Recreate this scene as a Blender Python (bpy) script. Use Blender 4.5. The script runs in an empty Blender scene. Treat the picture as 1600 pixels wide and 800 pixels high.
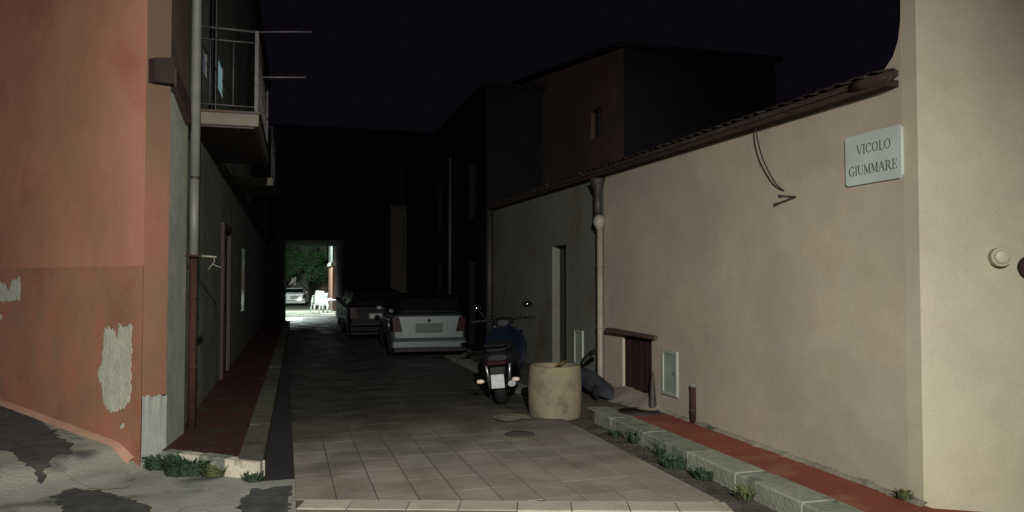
import bpy, math, random
from mathutils import Vector, Matrix, noise
random.seed(7)
PI = math.pi; R = math.radians
S = bpy.context.scene; COL = S.collection

# ------------------------------------------------------------------ camera
H = 1.7; PITCH = R(1.8); YAW = R(15.8); FPX = 1180.0
cd = bpy.data.cameras.new('camera'); cam = bpy.data.objects.new('camera', cd); COL.objects.link(cam)
cam.location = (0, 0, H); cam.rotation_euler = (PI/2 + PITCH, 0, -YAW)
cd.sensor_width = 36; cd.lens = 36*FPX/1600; cd.clip_start = .05; cd.clip_end = 600
S.camera = cam

# ------------------------------------------------------------------ night sky
w = bpy.data.worlds.new('World'); S.world = w; w.use_nodes = True
wn = w.node_tree.nodes; bg = wn['Background']
bg.inputs[0].default_value = (.0030, .0024, .0041, 1); bg.inputs[1].default_value = 1.0

# ------------------------------------------------------------------ exposure
S.view_settings.view_transform = 'Standard'; S.view_settings.look = 'None'
S.view_settings.exposure = 0.0; S.view_settings.gamma = 1.0
LAMP_POS = (.15, -1.8, 3.7); LAMP_AIM = (-.27, 6.0, .0); LAMP_W = 5200; LAMP_COL = (1.0, .94, .85)
FAR_POS = (-.75, 46.5, 5.3); FAR_AIM = (.2, 47.5, .0); FAR_W = 6500; FAR_COL = (.86, 1.0, .93)

# ------------------------------------------------------------------ materials
def mat(name, a, b=None, scale=3., rough=.85, bump=0., bscale=40., metal=0., spots=None, spot_scale=2.,
        spot_lo=.55, spot_hi=.7, rnd=0., contrast=(.35, .65), rvar=0., coat=0., trans=0., spec=None):
    m = bpy.data.materials.new(name); m.use_nodes = True
    nt = m.node_tree; N = nt.nodes; L = nt.links; P = N['Principled BSDF']
    P.inputs['Roughness'].default_value = rough; P.inputs['Metallic'].default_value = metal
    if rough > .79: P.inputs['Specular IOR Level'].default_value = .12
    if spec is not None: P.inputs['Specular IOR Level'].default_value = spec
    if coat: P.inputs['Coat Weight'].default_value = coat
    tc = N.new('ShaderNodeTexCoord'); geo = N.new('ShaderNodeNewGeometry')
    vec = geo.outputs['Position']
    def nz(sc, det=4.):
        n = N.new('ShaderNodeTexNoise'); n.inputs['Scale'].default_value = sc; n.inputs['Detail'].default_value = det
        L.new(vec, n.inputs['Vector']); return n
    def ramp(src, lo, hi, c0, c1):
        r = N.new('ShaderNodeValToRGB'); r.color_ramp.elements[0].position = lo; r.color_ramp.elements[1].position = hi
        r.color_ramp.elements[0].color = c0; r.color_ramp.elements[1].color = c1; L.new(src, r.inputs[0]); return r
    out = None
    if b:
        r = ramp(nz(scale, 5).outputs['Fac'], contrast[0], contrast[1], (*a, 1), (*b, 1)); out = r.outputs[0]
    if spots:
        r = ramp(nz(spot_scale, 8).outputs['Fac'], spot_lo, spot_hi, (0, 0, 0, 1), (1, 1, 1, 1))
        mx = N.new('ShaderNodeMix'); mx.data_type = 'RGBA'; L.new(r.outputs[0], mx.inputs[0])
        if out: L.new(out, mx.inputs[6])
        else: mx.inputs[6].default_value = (*a, 1)
        mx.inputs[7].default_value = (*spots, 1); out = mx.outputs[2]
    if rnd:
        oi = N.new('ShaderNodeObjectInfo'); mr = N.new('ShaderNodeMapRange')
        mr.inputs[3].default_value = 1-rnd; mr.inputs[4].default_value = 1+rnd
        L.new(oi.outputs['Random'], mr.inputs[0])
        vm = N.new('ShaderNodeVectorMath'); vm.operation = 'SCALE'
        if out: L.new(out, vm.inputs[0])
        else: vm.inputs[0].default_value = a
        L.new(mr.outputs[0], vm.inputs['Scale']); out = vm.outputs[0]
    if bump:      # fine grain and faint large blotches of every mineral surface
        for sc, lo_, hi_, de in ((110., .92, 1.08, 3.), (5., .95, 1.05, 4.), (.7, .88, 1.12, 2.)):
            g1 = nz(sc, de); mr = N.new('ShaderNodeMapRange'); mr.inputs[1].default_value = .3; mr.inputs[2].default_value = .7
            mr.inputs[3].default_value = lo_; mr.inputs[4].default_value = hi_; L.new(g1.outputs['Fac'], mr.inputs[0])
            vm = N.new('ShaderNodeVectorMath'); vm.operation = 'SCALE'
            if out: L.new(out, vm.inputs[0])
            else: vm.inputs[0].default_value = a
            L.new(mr.outputs[0], vm.inputs['Scale']); out = vm.outputs[0]
    if out: L.new(out, P.inputs['Base Color'])
    else: P.inputs['Base Color'].default_value = (*a, 1)
    if rvar:
        r = N.new('ShaderNodeMapRange'); r.inputs[1].default_value = .4; r.inputs[2].default_value = .6
        r.inputs[3].default_value = max(.05, rough-rvar); r.inputs[4].default_value = min(1, rough+rvar*.4)
        L.new(nz(1.7, 4).outputs['Fac'], r.inputs[0]); L.new(r.outputs[0], P.inputs['Roughness'])
    if bump:
        n = nz(bscale, 6); bp = N.new('ShaderNodeBump'); bp.inputs['Strength'].default_value = bump
        bp.inputs['Distance'].default_value = .01
        L.new(n.outputs['Fac'], bp.inputs['Height']); L.new(bp.outputs[0], P.inputs['Normal'])
    if trans: P.inputs['Transmission Weight'].default_value = trans
    return m
def glow(name, c, s):
    m = bpy.data.materials.new(name); m.use_nodes = True; P = m.node_tree.nodes['Principled BSDF']
    P.inputs['Base Color'].default_value = (*c, 1); P.inputs['Emission Color'].default_value = (*c, 1)
    P.inputs['Emission Strength'].default_value = s; return m

M = dict(
 cream = mat('cream_render', (.40,.345,.27), (.365,.335,.275), 1.3, .9, .35, 130, spots=(.36,.33,.25), spot_scale=.9),
 cream2 = mat('pale_render', (.42,.395,.30), (.385,.375,.30), 1.1, .9, .35, 130, spots=(.40,.36,.30), spot_scale=.8),
 greyblue = mat('grey_render', (.165,.175,.15), (.135,.148,.142), 1.4, .9, .5, 60, spots=(.14,.115,.09), spot_scale=1.2),
 orange = mat('orange_render', (.44,.205,.145), (.40,.205,.14), 1.6, .9, .5, 110, spots=(.38,.15,.11), spot_scale=1.1),
 orange_low = mat('dirty_orange_render', (.38,.165,.115), (.30,.17,.115), 2.2, .9, .6, 90, spots=(.31,.115,.085), spot_scale=1.3),
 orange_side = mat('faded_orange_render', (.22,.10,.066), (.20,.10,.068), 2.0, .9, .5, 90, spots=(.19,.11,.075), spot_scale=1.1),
 orange_bright = mat('fresh_orange_render', (.40,.16,.10), (.36,.15,.10), 2.0, .9, .5, 90),
 lip = mat('pink_mortar', (.42,.24,.17), (.36,.25,.18), 9, .9, .6, 50),
 plaster = mat('grey_plaster', (.27,.30,.255), (.23,.26,.23), 4, .95, .8, 50, spots=(.16,.19,.17), spot_scale=3, spot_lo=.58, spot_hi=.7),
 patch = mat('filler_plaster', (.50,.52,.43), (.41,.43,.355), 7, .95, .8, 40),
 brown_shade = mat('shaded_brown_render', (.09,.065,.05), (.07,.055,.045), 3, .9, .5, 60),  # shadow on the upper alley strip, put into its colour
 old_wall = mat('old_stone_render', (.095,.062,.052), (.07,.052,.045), 1.5, .95, .8, 15, spots=(.085,.04,.036), spot_scale=1.2),
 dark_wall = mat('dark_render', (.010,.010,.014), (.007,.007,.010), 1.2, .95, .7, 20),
 street = mat('worn_street_concrete', (.27,.28,.235), (.21,.225,.19), 2.3, .92, .9, 28, spots=(.085,.09,.085), spot_scale=1.7, spot_lo=.54, spot_hi=.66),
 asphalt = mat('dark_asphalt', (.05,.052,.056), (.075,.078,.075), 9, .8, .9, 45),
 gutter = mat('gutter_asphalt', (.012,.011,.015), (.018,.017,.02), 6, .75, .8, 40),
 mud = mat('gutter_dirt', (.045,.042,.034), (.09,.085,.07), 5, .95, 1., 30, spots=(.02,.022,.018), spot_scale=4),
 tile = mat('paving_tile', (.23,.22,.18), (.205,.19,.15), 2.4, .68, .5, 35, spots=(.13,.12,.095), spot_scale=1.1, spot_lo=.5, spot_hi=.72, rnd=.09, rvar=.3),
 tile_dark = mat('shade_darkened_paving_tile', (.042,.04,.038), (.03,.028,.028), 2.4, .5, .5, 35, spots=(.06,.055,.045), spot_scale=1.6, rnd=.2, rvar=.25),  # paving colour darkened in place of the shade deep in the alley
 edging = mat('edging_stone', (.34,.33,.27), (.28,.275,.225), 5, .8, .6, 40, spots=(.28,.25,.2), spot_scale=5, rnd=.1),
 mortar = mat('joint_mortar', (.07,.068,.052), (.10,.09,.07), 8, .95, .8, 60),
 kerb = mat('kerb_stone', (.24,.26,.20), (.16,.18,.135), 5, .9, .9, 30, spots=(.10,.12,.10), spot_scale=6, rnd=.12),
 kerb_old = mat('worn_dark_kerb_stone', (.11,.11,.09), (.075,.075,.062), 5, .9, .9, 30, spots=(.05,.055,.045), spot_scale=6, rnd=.15),
 kerb_white = mat('pale_kerb_stone', (.52,.50,.41), (.42,.40,.33), 9, .9, .9, 30, spots=(.2,.2,.15), spot_scale=10),
 red = mat('red_pavement', (.22,.068,.045), (.17,.052,.038), 2.5, .85, .6, 50, spots=(.25,.12,.075), spot_scale=3, spot_lo=.52, spot_hi=.75),
 red_dark = mat('worn_red_pavement', (.06,.019,.017), (.045,.027,.023), 5, .8, .6, 50, spots=(.06,.05,.042), spot_scale=4),
 concrete = mat('concrete', (.24,.22,.17), (.17,.165,.135), 4, .95, .9, 30, spots=(.08,.08,.07), spot_scale=4),
 old_concrete = mat('old_dark_concrete', (.085,.08,.065), (.055,.052,.045), 3, .95, .9, 30, spots=(.13,.12,.10), spot_scale=3),
 planter = mat('stained_concrete', (.21,.19,.12), (.165,.16,.12), 4, .95, .9, 40, spots=(.10,.085,.06), spot_scale=5, spot_lo=.5, spot_hi=.72),
 stain = mat('ochre_stain', (.38,.25,.11), (.34,.28,.16), 9, .95, .8, 40),
 soil = mat('soil', (.03,.022,.015), (.05,.04,.03), 20, 1, 1, 30),
 rooftile = mat('clay_roof_tile', (.045,.03,.026), (.03,.026,.024), 14, .9, .8, 50, spots=(.10,.10,.09), spot_scale=5, spot_lo=.6, spot_hi=.7, rnd=.3),
 eavewood = mat('dark_eave_timber', (.05,.033,.028), (.035,.026,.023), 8, .85, .5, 40),
 lintel = mat('weathered_wood', (.09,.06,.042), (.06,.042,.033), 12, .85, .6, 40),
 board = mat('dark_red_board', (.035,.017,.018), (.028,.016,.016), 6, .8, .4, 40),
 pipe_grey = mat('grey_plastic_pipe', (.15,.155,.145), (.12,.13,.12), 6, .55, .2, 30),
 pipe_white = mat('cream_plastic_pipe', (.24,.23,.175), (.20,.195,.155), 6, .55, .2, 30),
 pipe_dark = mat('dark_metal_pipe', (.05,.045,.045), (.035,.03,.03), 9, .6, .4, 30, metal=.3),
 rust = mat('rusty_iron', (.05,.022,.018), (.032,.02,.018), 14, .8, .6, 50),
 brown_box = mat('brown_metal', (.026,.013,.011), (.02,.011,.011), 9, .7, .3, 30),
 rail = mat('grey_painted_iron', (.07,.067,.07), (.045,.043,.045), 12, .6, .3, 50, metal=.3),
 slab = mat('balcony_render', (.15,.145,.115), (.12,.11,.09), 5, .9, .7, 40, spots=(.12,.07,.05), spot_scale=6, spot_lo=.6, spot_hi=.7),
 slab_under = mat('balcony_soffit', (.08,.055,.045), (.06,.06,.055), 3, .9, .6, 40),
 marble = mat('marble_sign', (.46,.53,.50), (.43,.49,.46), 6, .45, .1, 30),
 ink = mat('sign_lettering', (.055,.06,.062), rough=.6),
 cable = mat('black_cable', (.018,.014,.012), rough=.6),
 box_metal = mat('grey_green_box', (.25,.31,.26), (.21,.26,.225), 6, .6, .3, 30),
 box_frame = mat('pale_box_frame', (.33,.37,.31), (.29,.33,.28), 6, .6, .2, 30),
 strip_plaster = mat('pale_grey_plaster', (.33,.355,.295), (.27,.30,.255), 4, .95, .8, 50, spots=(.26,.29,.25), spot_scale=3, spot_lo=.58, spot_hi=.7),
 side_plaster = mat('dim_grey_render', (.19,.205,.18), (.13,.145,.135), 2, .95, .7, 40, spots=(.13,.14,.13), spot_scale=2.2),
 door = mat('dark_door', (.05,.055,.05), (.035,.04,.04), 6, .7, .3, 30),
 shutter = mat('grey_shutter', (.09,.105,.10), (.06,.07,.068), 5, .7, .3, 30),
 brown_door = mat('brown_wood_door', (.03,.014,.014), (.02,.012,.012), 8, .7, .4, 40),
 glass = mat('dark_window_glass', (.012,.015,.02), rough=.12),
 litglass = glow('lit_window_pane', (.20,.34,.36), .55),
 litglass2 = glow('dim_lit_pane', (.13,.14,.19), .32),
 silver = mat('silver_car_paint', (.085,.115,.115), (.08,.105,.105), 3, .42, metal=.2, coat=.4),
 darkpaint = mat('dark_car_paint', (.004,.004,.005), rough=.5, spec=.12),
 darkpaint2 = mat('dark_grey_car_paint', (.008,.008,.009), rough=.5, spec=.12),
 whitepaint = mat('white_car_paint', (.8,.82,.8), rough=.3, coat=.5),
 carglass = mat('car_glass', (.006,.007,.01), rough=.06),
 rubber = mat('black_rubber', (.015,.015,.016), rough=.85),
 blackplastic = mat('black_plastic', (.012,.012,.014), rough=.55, spec=.25),
 rim = mat('wheel_rim', (.25,.25,.26), rough=.35, metal=.8),
 chrome = mat('chrome', (.6,.6,.62), rough=.15, metal=1.),
 redlens = mat('red_lens', (.022,.004,.008), rough=.4, spec=.12),
 amber = mat('clear_indicator_lens', (.62,.55,.45), rough=.3),
 plate = mat('number_plate', (.45,.50,.50), (.36,.41,.41), 20, .5),
 plate_dark = mat('dull_number_plate', (.03,.045,.045), (.04,.055,.055), 20, .5),
 scooter = mat('dark_scooter_paint', (.009,.009,.012), rough=.35, spec=.25),
 scooterblue = mat('blue_scooter_panel', (.004,.007,.015), rough=.4, spec=.25),
 seat = mat('black_seat', (.008,.008,.009), rough=.7, spec=.2),
 white_plastic = mat('white_plastic', (.85,.88,.86), rough=.5),
 bark = mat('bark', (.07,.055,.04), (.045,.035,.03), 9, .95, .8, 20),
 leaf = mat('tree_leaves', (.11,.26,.09), (.05,.13,.05), 3.5, .7, rnd=.1),
 weed = mat('weed_leaves', (.022,.052,.018), (.012,.03,.013), 12, .75),
 grass = mat('dry_weed', (.10,.11,.05), (.05,.075,.03), 20, .85),
 far_wall = mat('far_grey_green_wall', (.30,.31,.26), (.24,.25,.22), 1, .9),
 far_beige = mat('far_beige_wall', (.36,.31,.22), (.30,.27,.20), 1, .9),
 far_brown = mat('far_brown_wall', (.20,.105,.08), (.17,.10,.08), 1, .9),
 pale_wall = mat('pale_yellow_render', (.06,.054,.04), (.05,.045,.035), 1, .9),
 button = mat('white_cap_plastic', (.42,.40,.31), rough=.5),
 cloth = mat('grey_tarpaulin', (.04,.045,.055), (.022,.025,.032), 6, .8, .6, 20),
 twig = mat('dry_twig', (.10,.05,.02), rough=.9),
 lampglass = glow('lamp_lens', LAMP_COL, 6.),
 lampglass2 = glow('far_lamp_lens', FAR_COL, 6.),
)

def blend_fade_falloff(m, dark, y0, y1, amp, axis='Y'):
    """darken along an axis with a ragged limit: faded paint, painted light falloff"""
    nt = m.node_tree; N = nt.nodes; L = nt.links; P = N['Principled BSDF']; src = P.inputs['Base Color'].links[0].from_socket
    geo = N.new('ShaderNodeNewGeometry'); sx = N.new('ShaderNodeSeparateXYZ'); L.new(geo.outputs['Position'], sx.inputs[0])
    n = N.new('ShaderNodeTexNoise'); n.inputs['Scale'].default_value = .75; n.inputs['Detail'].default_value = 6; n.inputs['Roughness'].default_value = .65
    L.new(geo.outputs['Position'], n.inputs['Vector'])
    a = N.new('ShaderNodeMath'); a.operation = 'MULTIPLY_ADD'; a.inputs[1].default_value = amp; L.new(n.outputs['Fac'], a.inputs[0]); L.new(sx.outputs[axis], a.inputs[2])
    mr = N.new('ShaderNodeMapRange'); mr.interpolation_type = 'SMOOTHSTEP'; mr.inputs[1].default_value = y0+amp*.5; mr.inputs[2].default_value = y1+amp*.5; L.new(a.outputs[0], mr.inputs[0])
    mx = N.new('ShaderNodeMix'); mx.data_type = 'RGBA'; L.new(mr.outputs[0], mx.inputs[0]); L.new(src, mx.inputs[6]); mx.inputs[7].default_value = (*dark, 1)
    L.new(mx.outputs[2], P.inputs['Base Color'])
blend_fade_falloff(M['orange_side'], (.13,.085,.06), 2.1, 3.6, .8, 'Z')
blend_fade_falloff(M['tile'], (.040,.038,.035), 6.5, 10.3, 3.5)  # light falloff into the alley, painted into the tile colour
# ------------------------------------------------------------------ mesh builder
class MB:
    def __init__(s): s.v = []; s.f = []; s.mi = []; s.smooth = []; s.cur = 0
    def add(s, vs, fs, sm=False):
        o = len(s.v); s.v += [tuple(v) for v in vs]
        for f in fs: s.f.append(tuple(i+o for i in f)); s.smooth.append(sm); s.mi.append(s.cur)
        return s
    def box(s, a, b, bev=0, rot=None, piv=None):
        x0,y0,z0 = a; x1,y1,z1 = b
        x0,x1 = min(x0,x1),max(x0,x1); y0,y1 = min(y0,y1),max(y0,y1); z0,z1 = min(z0,z1),max(z0,z1)
        if bev <= 0:
            vs = [(x,y,z) for z in (z0,z1) for y in (y0,y1) for x in (x0,x1)]
            fs = [(0,2,3,1),(4,5,7,6),(0,1,5,4),(2,6,7,3),(0,4,6,2),(1,3,7,5)]
        else:
            b_ = min(bev, (x1-x0)*.45, (y1-y0)*.45, (z1-z0)*.45); vs = []
            for z, i in ((z0,b_),(z0+b_,0),(z1-b_,0),(z1,b_)):
                for (cx,cy,sx,sy) in ((x0,y0,1,1),(x1,y0,-1,1),(x1,y1,-1,-1),(x0,y1,1,-1)):
                    p = [(cx+sx*(i), cy+sy*(b_+i)), (cx+sx*(b_+i), cy+sy*i)]
                    if sx*sy < 0: p.reverse()
                    vs += [(q[0],q[1],z) for q in p]
            fs = [tuple(range(7,-1,-1)), tuple(range(24,32))]
            for k in range(3):
                for j in range(8): fs.append((k*8+j, k*8+(j+1)%8, k*8+8+(j+1)%8, k*8+8+j))
        if rot:
            pv = Vector(piv or ((x0+x1)/2,(y0+y1)/2,(z0+z1)/2)); vs = [tuple(rot @ (Vector(v)-pv) + pv) for v in vs]
        return s.add(vs, fs)
    def prism(s, pts, z0, z1):
        n = len(pts); z0f = z0 if callable(z0) else (lambda x,y: z0); z1f = z1 if callable(z1) else (lambda x,y: z1)
        vs = [(x,y,z0f(x,y)) for x,y in pts]+[(x,y,z1f(x,y)) for x,y in pts]
        return s.add(vs, [tuple(range(n-1,-1,-1)), tuple(range(n,2*n))]+[(i,(i+1)%n,n+(i+1)%n,n+i) for i in range(n)])
    def quad(s, a, b, c, d): return s.add([a,b,c,d], [(0,1,2,3)])
    def tube(s, pts, r, n=10, caps=True):
        pts = [Vector(p) for p in pts]; rr = r if isinstance(r,(list,tuple)) else [r]*len(pts); vs = []
        up = None
        for i,p in enumerate(pts):
            t = (pts[min(i+1,len(pts)-1)]-pts[max(i-1,0)]).normalized()
            if up is None: up = Vector((0,0,1)) if abs(t.z) < .9 else Vector((1,0,0))
            a = t.cross(up).normalized(); b = a.cross(t).normalized(); up = b
            for k in range(n): an = 2*PI*k/n; vs.append(p + (a*math.cos(an)+b*math.sin(an))*rr[i])
        fs = [(i*n+k, i*n+(k+1)%n, (i+1)*n+(k+1)%n, (i+1)*n+k) for i in range(len(pts)-1) for k in range(n)]
        s.add(vs, fs, True)
        if caps: s.add(vs[:n], [tuple(range(n-1,-1,-1))]); s.add(vs[-n:], [tuple(range(n))])
        return s
    def lathe(s, prof, c=(0,0,0), n=24, axis='z', cap=True):
        vs = []
        for r,h in prof:
            for k in range(n):
                a = 2*PI*k/n; u,v_ = r*math.cos(a), r*math.sin(a)
                p = (u,v_,h) if axis=='z' else ((h,u,v_) if axis=='x' else (v_,h,u))
                vs.append((p[0]+c[0],p[1]+c[1],p[2]+c[2]))
        m = len(prof)
        fs = [(i*n+k,i*n+(k+1)%n,(i+1)*n+(k+1)%n,(i+1)*n+k) for i in range(m-1) for k in range(n)]
        s.add(vs, fs, True)
        if cap:
            if prof[0][0] > 1e-4: s.add(vs[:n], [tuple(range(n-1,-1,-1))])
            if prof[-1][0] > 1e-4: s.add(vs[-n:], [tuple(range(n))])
        return s
    def loft(s, rings, closed=True, caps=True, sm=True):
        n = len(rings[0]); vs = [p for r in rings for p in r]; m = n if closed else n-1
        s.add(vs, [(i*n+k,i*n+(k+1)%n,(i+1)*n+(k+1)%n,(i+1)*n+k) for i in range(len(rings)-1) for k in range(m)], sm)
        if caps: s.add(rings[0], [tuple(range(n-1,-1,-1))]); s.add(rings[-1], [tuple(range(n))])
        return s
    def build(s, name, m, parent=None, label=None, kind=None, at=None):
        me = bpy.data.meshes.new(name); off = Vector((0,0,0))
        if parent is not None:
            off = Vector(parent.get('_w', (0,0,0)))
        if at is not None: off = Vector(at)
        me.from_pydata([(v[0]-off.x, v[1]-off.y, v[2]-off.z) for v in s.v], [], s.f)
        for mm in (m if isinstance(m, (list,tuple)) else [m]): me.materials.append(M[mm] if isinstance(mm,str) else mm)
        me.polygons.foreach_set('use_smooth', s.smooth); me.polygons.foreach_set('material_index', s.mi)
        me.update()
        import bmesh
        bm = bmesh.new(); bm.from_mesh(me); bmesh.ops.remove_doubles(bm, verts=bm.verts, dist=1e-5)
        bmesh.ops.recalc_face_normals(bm, faces=bm.faces); bm.to_mesh(me); bm.free()
        o = bpy.data.objects.new(name, me); COL.objects.link(o)
        if parent is not None: o.parent = parent; W[o.name] = tuple(off)
        elif at is not None: o.location = at; W[o.name] = tuple(at)
        o['_w'] = list(off)
        if label: o['label'] = label
        if kind: o['kind'] = kind
        return o
W = {}
def thing(name, label, cat, loc=(0,0,0), group=None):
    o = bpy.data.objects.new(name, None); COL.objects.link(o); o.location = loc; o['_w'] = list(loc)
    o.empty_display_size = .1
    return tag(o, label, cat, group)
def tag(o, label, cat, group=None):
    o['label'] = label; o['category'] = cat
    if group: o['group'] = group
    return o
def solo(mb, name, m, label, cat, at, group=None): return tag(mb.build(name, m, at=at), label, cat, group)
def copy_tree(o, parent=None):
    c = o.copy(); COL.objects.link(c)
    if parent is not None: c.parent = parent
    for ch in list(o.children): copy_tree(ch, c)
    return c
def smooth(t): t = max(0., min(1., t)); return t*t*(3-2*t)
def fbm(x, y, s=1., seed=0.): return noise.fractal(Vector((x*s, y*s, seed)), 1.0, 2.0, 4)

# exact view ray, used only to read positions on the real planes of the place
_F = (math.sin(YAW)*math.cos(PITCH), math.cos(YAW)*math.cos(PITCH), math.sin(PITCH))
_R = (math.cos(YAW), -math.sin(YAW), 0.); _U = (-math.sin(YAW)*math.sin(PITCH), -math.cos(YAW)*math.sin(PITCH), math.cos(PITCH))
def ray(x, y):
    a = (x-800)/FPX; b = (400-y)/FPX
    return [_F[i]+a*_R[i]+b*_U[i] for i in range(3)]
def onX(x, y, X=4.24): d = ray(x,y); t = X/d[0]; return d[1]*t, H+d[2]*t
def onZ(x, y, z=0.): d = ray(x,y); t = (z-H)/d[2]; return d[0]*t, d[1]*t

# ------------------------------------------------------------------ ground
P0 = Vector((-1.37, 7.61)); DW = Vector((-.61, .792)).normalized()      # foot of the orange corner, direction of the front wall
def gz(x, y):
    q = (x-P0.x)*DW.x + (y-P0.y)*DW.y
    z = -.03
    if x < -1.2 or q > 0:
        side = smooth((-1.25 - x)/.15) if y > 7.6 else smooth((P0.x+.05-x)/.3)
        z += side*(.10*smooth(q/.45)+.05*max(0., q)+.03*smooth((q+.3)/.3))
    z += .012*fbm(x, y, .6) if x < -.3 and y < 8 else 0
    z -= .36*smooth((y-38)/20)
    return z
g = MB(); xs = [-60,-40,-25,-15,-10,-8,-7,-6]+[-5+.1*i for i in range(0,101)]+[5.5,6,7,8,9,10,12,15,25,40,60]; ys = [-30,-15,-8,-4,-2,0,1,2]+[3+.1*i for i in range(0,91)]+[12+1.*i for i in range(1,60)]+[90,120,160]
vs = [(x,y,gz(x,y)) for y in ys for x in xs]; nx = len(xs)
g.add(vs, [(j*nx+i, j*nx+i+1, (j+1)*nx+i+1, (j+1)*nx+i) for j in range(len(ys)-1) for i in range(nx-1)], True)
g.build('ground', 'street', kind='structure')

def sheet(poly, dz, cell=.12, jag=0.):
    """irregular thin sheet laid on the ground inside a polygon"""
    mb = MB(); cs = .03; x0 = min(p[0] for p in poly); x1 = max(p[0] for p in poly); y0 = min(p[1] for p in poly); y1 = max(p[1] for p in poly)
    if (x1-x0)*(y1-y0) > 4: cs = .05
    def ins(x, y):
        x += jag*(fbm(x, y, 7., 2.)*.8+fbm(x, y, 2., 5.)*.9); y += jag*(fbm(x, y, 7., 9.)*.8+fbm(x, y, 2., 1.)*.9); c = False; j = len(poly)-1
        for i in range(len(poly)):
            if (poly[i][1] > y) != (poly[j][1] > y) and x < (poly[j][0]-poly[i][0])*(y-poly[i][1])/(poly[j][1]-poly[i][1])+poly[i][0]: c = not c
            j = i
        return c
    nx_ = int((x1-x0+.3)/cs)+1; ny_ = int((y1-y0+.3)/cs)+1; idx = {}; vs = []; fs = []
    def vid(i, j):
        if (i,j) not in idx:
            x = x0-.15+i*cs; y = y0-.15+j*cs; idx[(i,j)] = len(vs); vs.append((x, y, gz(x,y)+dz))
        return idx[(i,j)]
    G = [[ins(x0-.15+i*cs, y0-.15+j*cs) for j in range(ny_+1)] for i in range(nx_+1)]
    for i in range(nx_):
        for j in range(ny_):
            k = [(i,j),(i+1,j),(i+1,j+1),(i,j+1)]; q = [p for p in k if G[p[0]][p[1]]]
            if len(q) >= 3: fs.append(tuple(vid(*p) for p in q))
    mb.add(vs, fs, True); return mb
# dark asphalt repairs on the worn street
def gpoly(pp, z=.0): return [onZ(x, y, z) for x, y in pp]
sheet(gpoly([(-60,628),(40,655),(75,662),(62,672),(118,705),(112,722),(88,716),(75,742),(40,735),(-60,690)], .08), .007, jag=.05).build('asphalt_patch', 'asphalt', kind='structure')
sheet(gpoly([(70,772),(120,758),(170,764),(232,782),(262,806),(180,815),(110,800)]), .006, jag=.06).build('asphalt_patch', 'asphalt', kind='structure')
sheet(gpoly([(395,758),(458,752),(462,800),(380,812),(372,790)]), .006, jag=.06).build('asphalt_patch', 'asphalt', kind='structure')
# gutters beside the paving
sheet([(-.36,6.88),(.05,6.82),(.05,9),(.0,12),(-.04,18),(-.06,30),(-.36,30),(-.36,12)], .006, jag=.01).build('gutter', 'gutter', kind='structure')
sheet([(3.13,4.2),(3.47,4.2),(3.47,8.6),(3.47,10),(3.13,10),(3.15,7.5)], .006, jag=.03).build('gutter', 'mud', kind='structure')
sheet([(.3,5.62),(1.0,5.42),(2.0,5.15),(3.1,4.86),(3.1,4.55),(2.0,4.8),(.9,5.0),(.1,5.3)], .005, jag=.05).build('asphalt_patch', 'asphalt', kind='structure')

# ------------------------------------------------------------------ tiled paving of the alley
pav = MB(); pav.prism([(.0,5.89),(3.14,4.93),(3.16,30.6),(-.16,30.6),(-.08,12)], -.04, -.006)
pav = pav.build('paving', 'mortar', kind='structure')
ROT = R(1.0); ca, sa = math.cos(ROT), math.sin(ROT)
def tw(u, v): return (u*ca - v*sa + .10, u*sa + v*ca)
def clip(poly, n, c):      # keep n.p >= c
    out = []
    for i in range(len(poly)):
        a, b = poly[i], poly[(i+1)%len(poly)]; da = n[0]*a[0]+n[1]*a[1]-c; db = n[0]*b[0]+n[1]*b[1]-c
        if da >= 0: out.append(a)
        if (da < 0) != (db < 0): t = da/(da-db); out.append((a[0]+t*(b[0]-a[0]), a[1]+t*(b[1]-a[1])))
    return out
fn = Vector((5.89-4.93, 3.14)).normalized(); fc = fn.x*.0+fn.y*5.89       # front line
TW, TL, J = .308, .43, .009
tiles = []
for r_ in range(9, 72):
    for c_ in range(-2, 12):
        u0, v0 = c_*TW, r_*TL
        poly = [tw(u0+J/2,v0+.002), tw(u0+TW-J/2,v0+.002), tw(u0+TW-J/2,v0+TL-.002), tw(u0+J/2,v0+TL-.002)]
        full = poly
        poly = clip(poly, fn, fc+.235); poly = clip(poly, (-1,0), -3.135); poly = clip(poly, (1,.018), .0+.105)
        if len(poly) < 3: continue
        ar = abs(sum(poly[i][0]*poly[(i+1)%len(poly)][1]-poly[(i+1)%len(poly)][0]*poly[i][1] for i in range(len(poly))))/2
        if ar < .004: continue
        tiles.append((poly[0][1], poly, ar > TW*TL*.93 and len(poly) == 4))
tiles.sort(key=lambda t: t[0])
def tile_mesh(mb, poly, dz, tx, ty, flip=0):
    cx = sum(p[0] for p in poly)/len(poly); cy = sum(p[1] for p in poly)/len(poly); n = len(poly)
    h = lambda p: dz+tx*(p[0]-cx)+ty*(p[1]-cy)
    ins = [(cx+(p[0]-cx)*.985, cy+(p[1]-cy)*1.0) for p in poly]
    vs = [(p[0],p[1],-.02) for p in poly]+[(p[0],p[1],h(p)-.0015) for p in poly]+[(p[0],p[1],h(p)) for p in ins]
    fs = [(i,(i+1)%n,n+(i+1)%n,n+i) for i in range(n)]+[(n+i,n+(i+1)%n,2*n+(i+1)%n,2*n+i) for i in range(n)]+[tuple(range(2*n,3*n))]
    mb.add(vs, fs)
rest = MB(); base = None
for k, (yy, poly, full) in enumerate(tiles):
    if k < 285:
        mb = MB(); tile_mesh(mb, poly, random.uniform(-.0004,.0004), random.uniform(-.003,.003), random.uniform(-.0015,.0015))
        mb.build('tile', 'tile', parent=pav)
    else: tile_mesh(rest, poly, random.uniform(-.0004,.0004), random.uniform(-.003,.003), random.uniform(-.0015,.0015))
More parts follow.
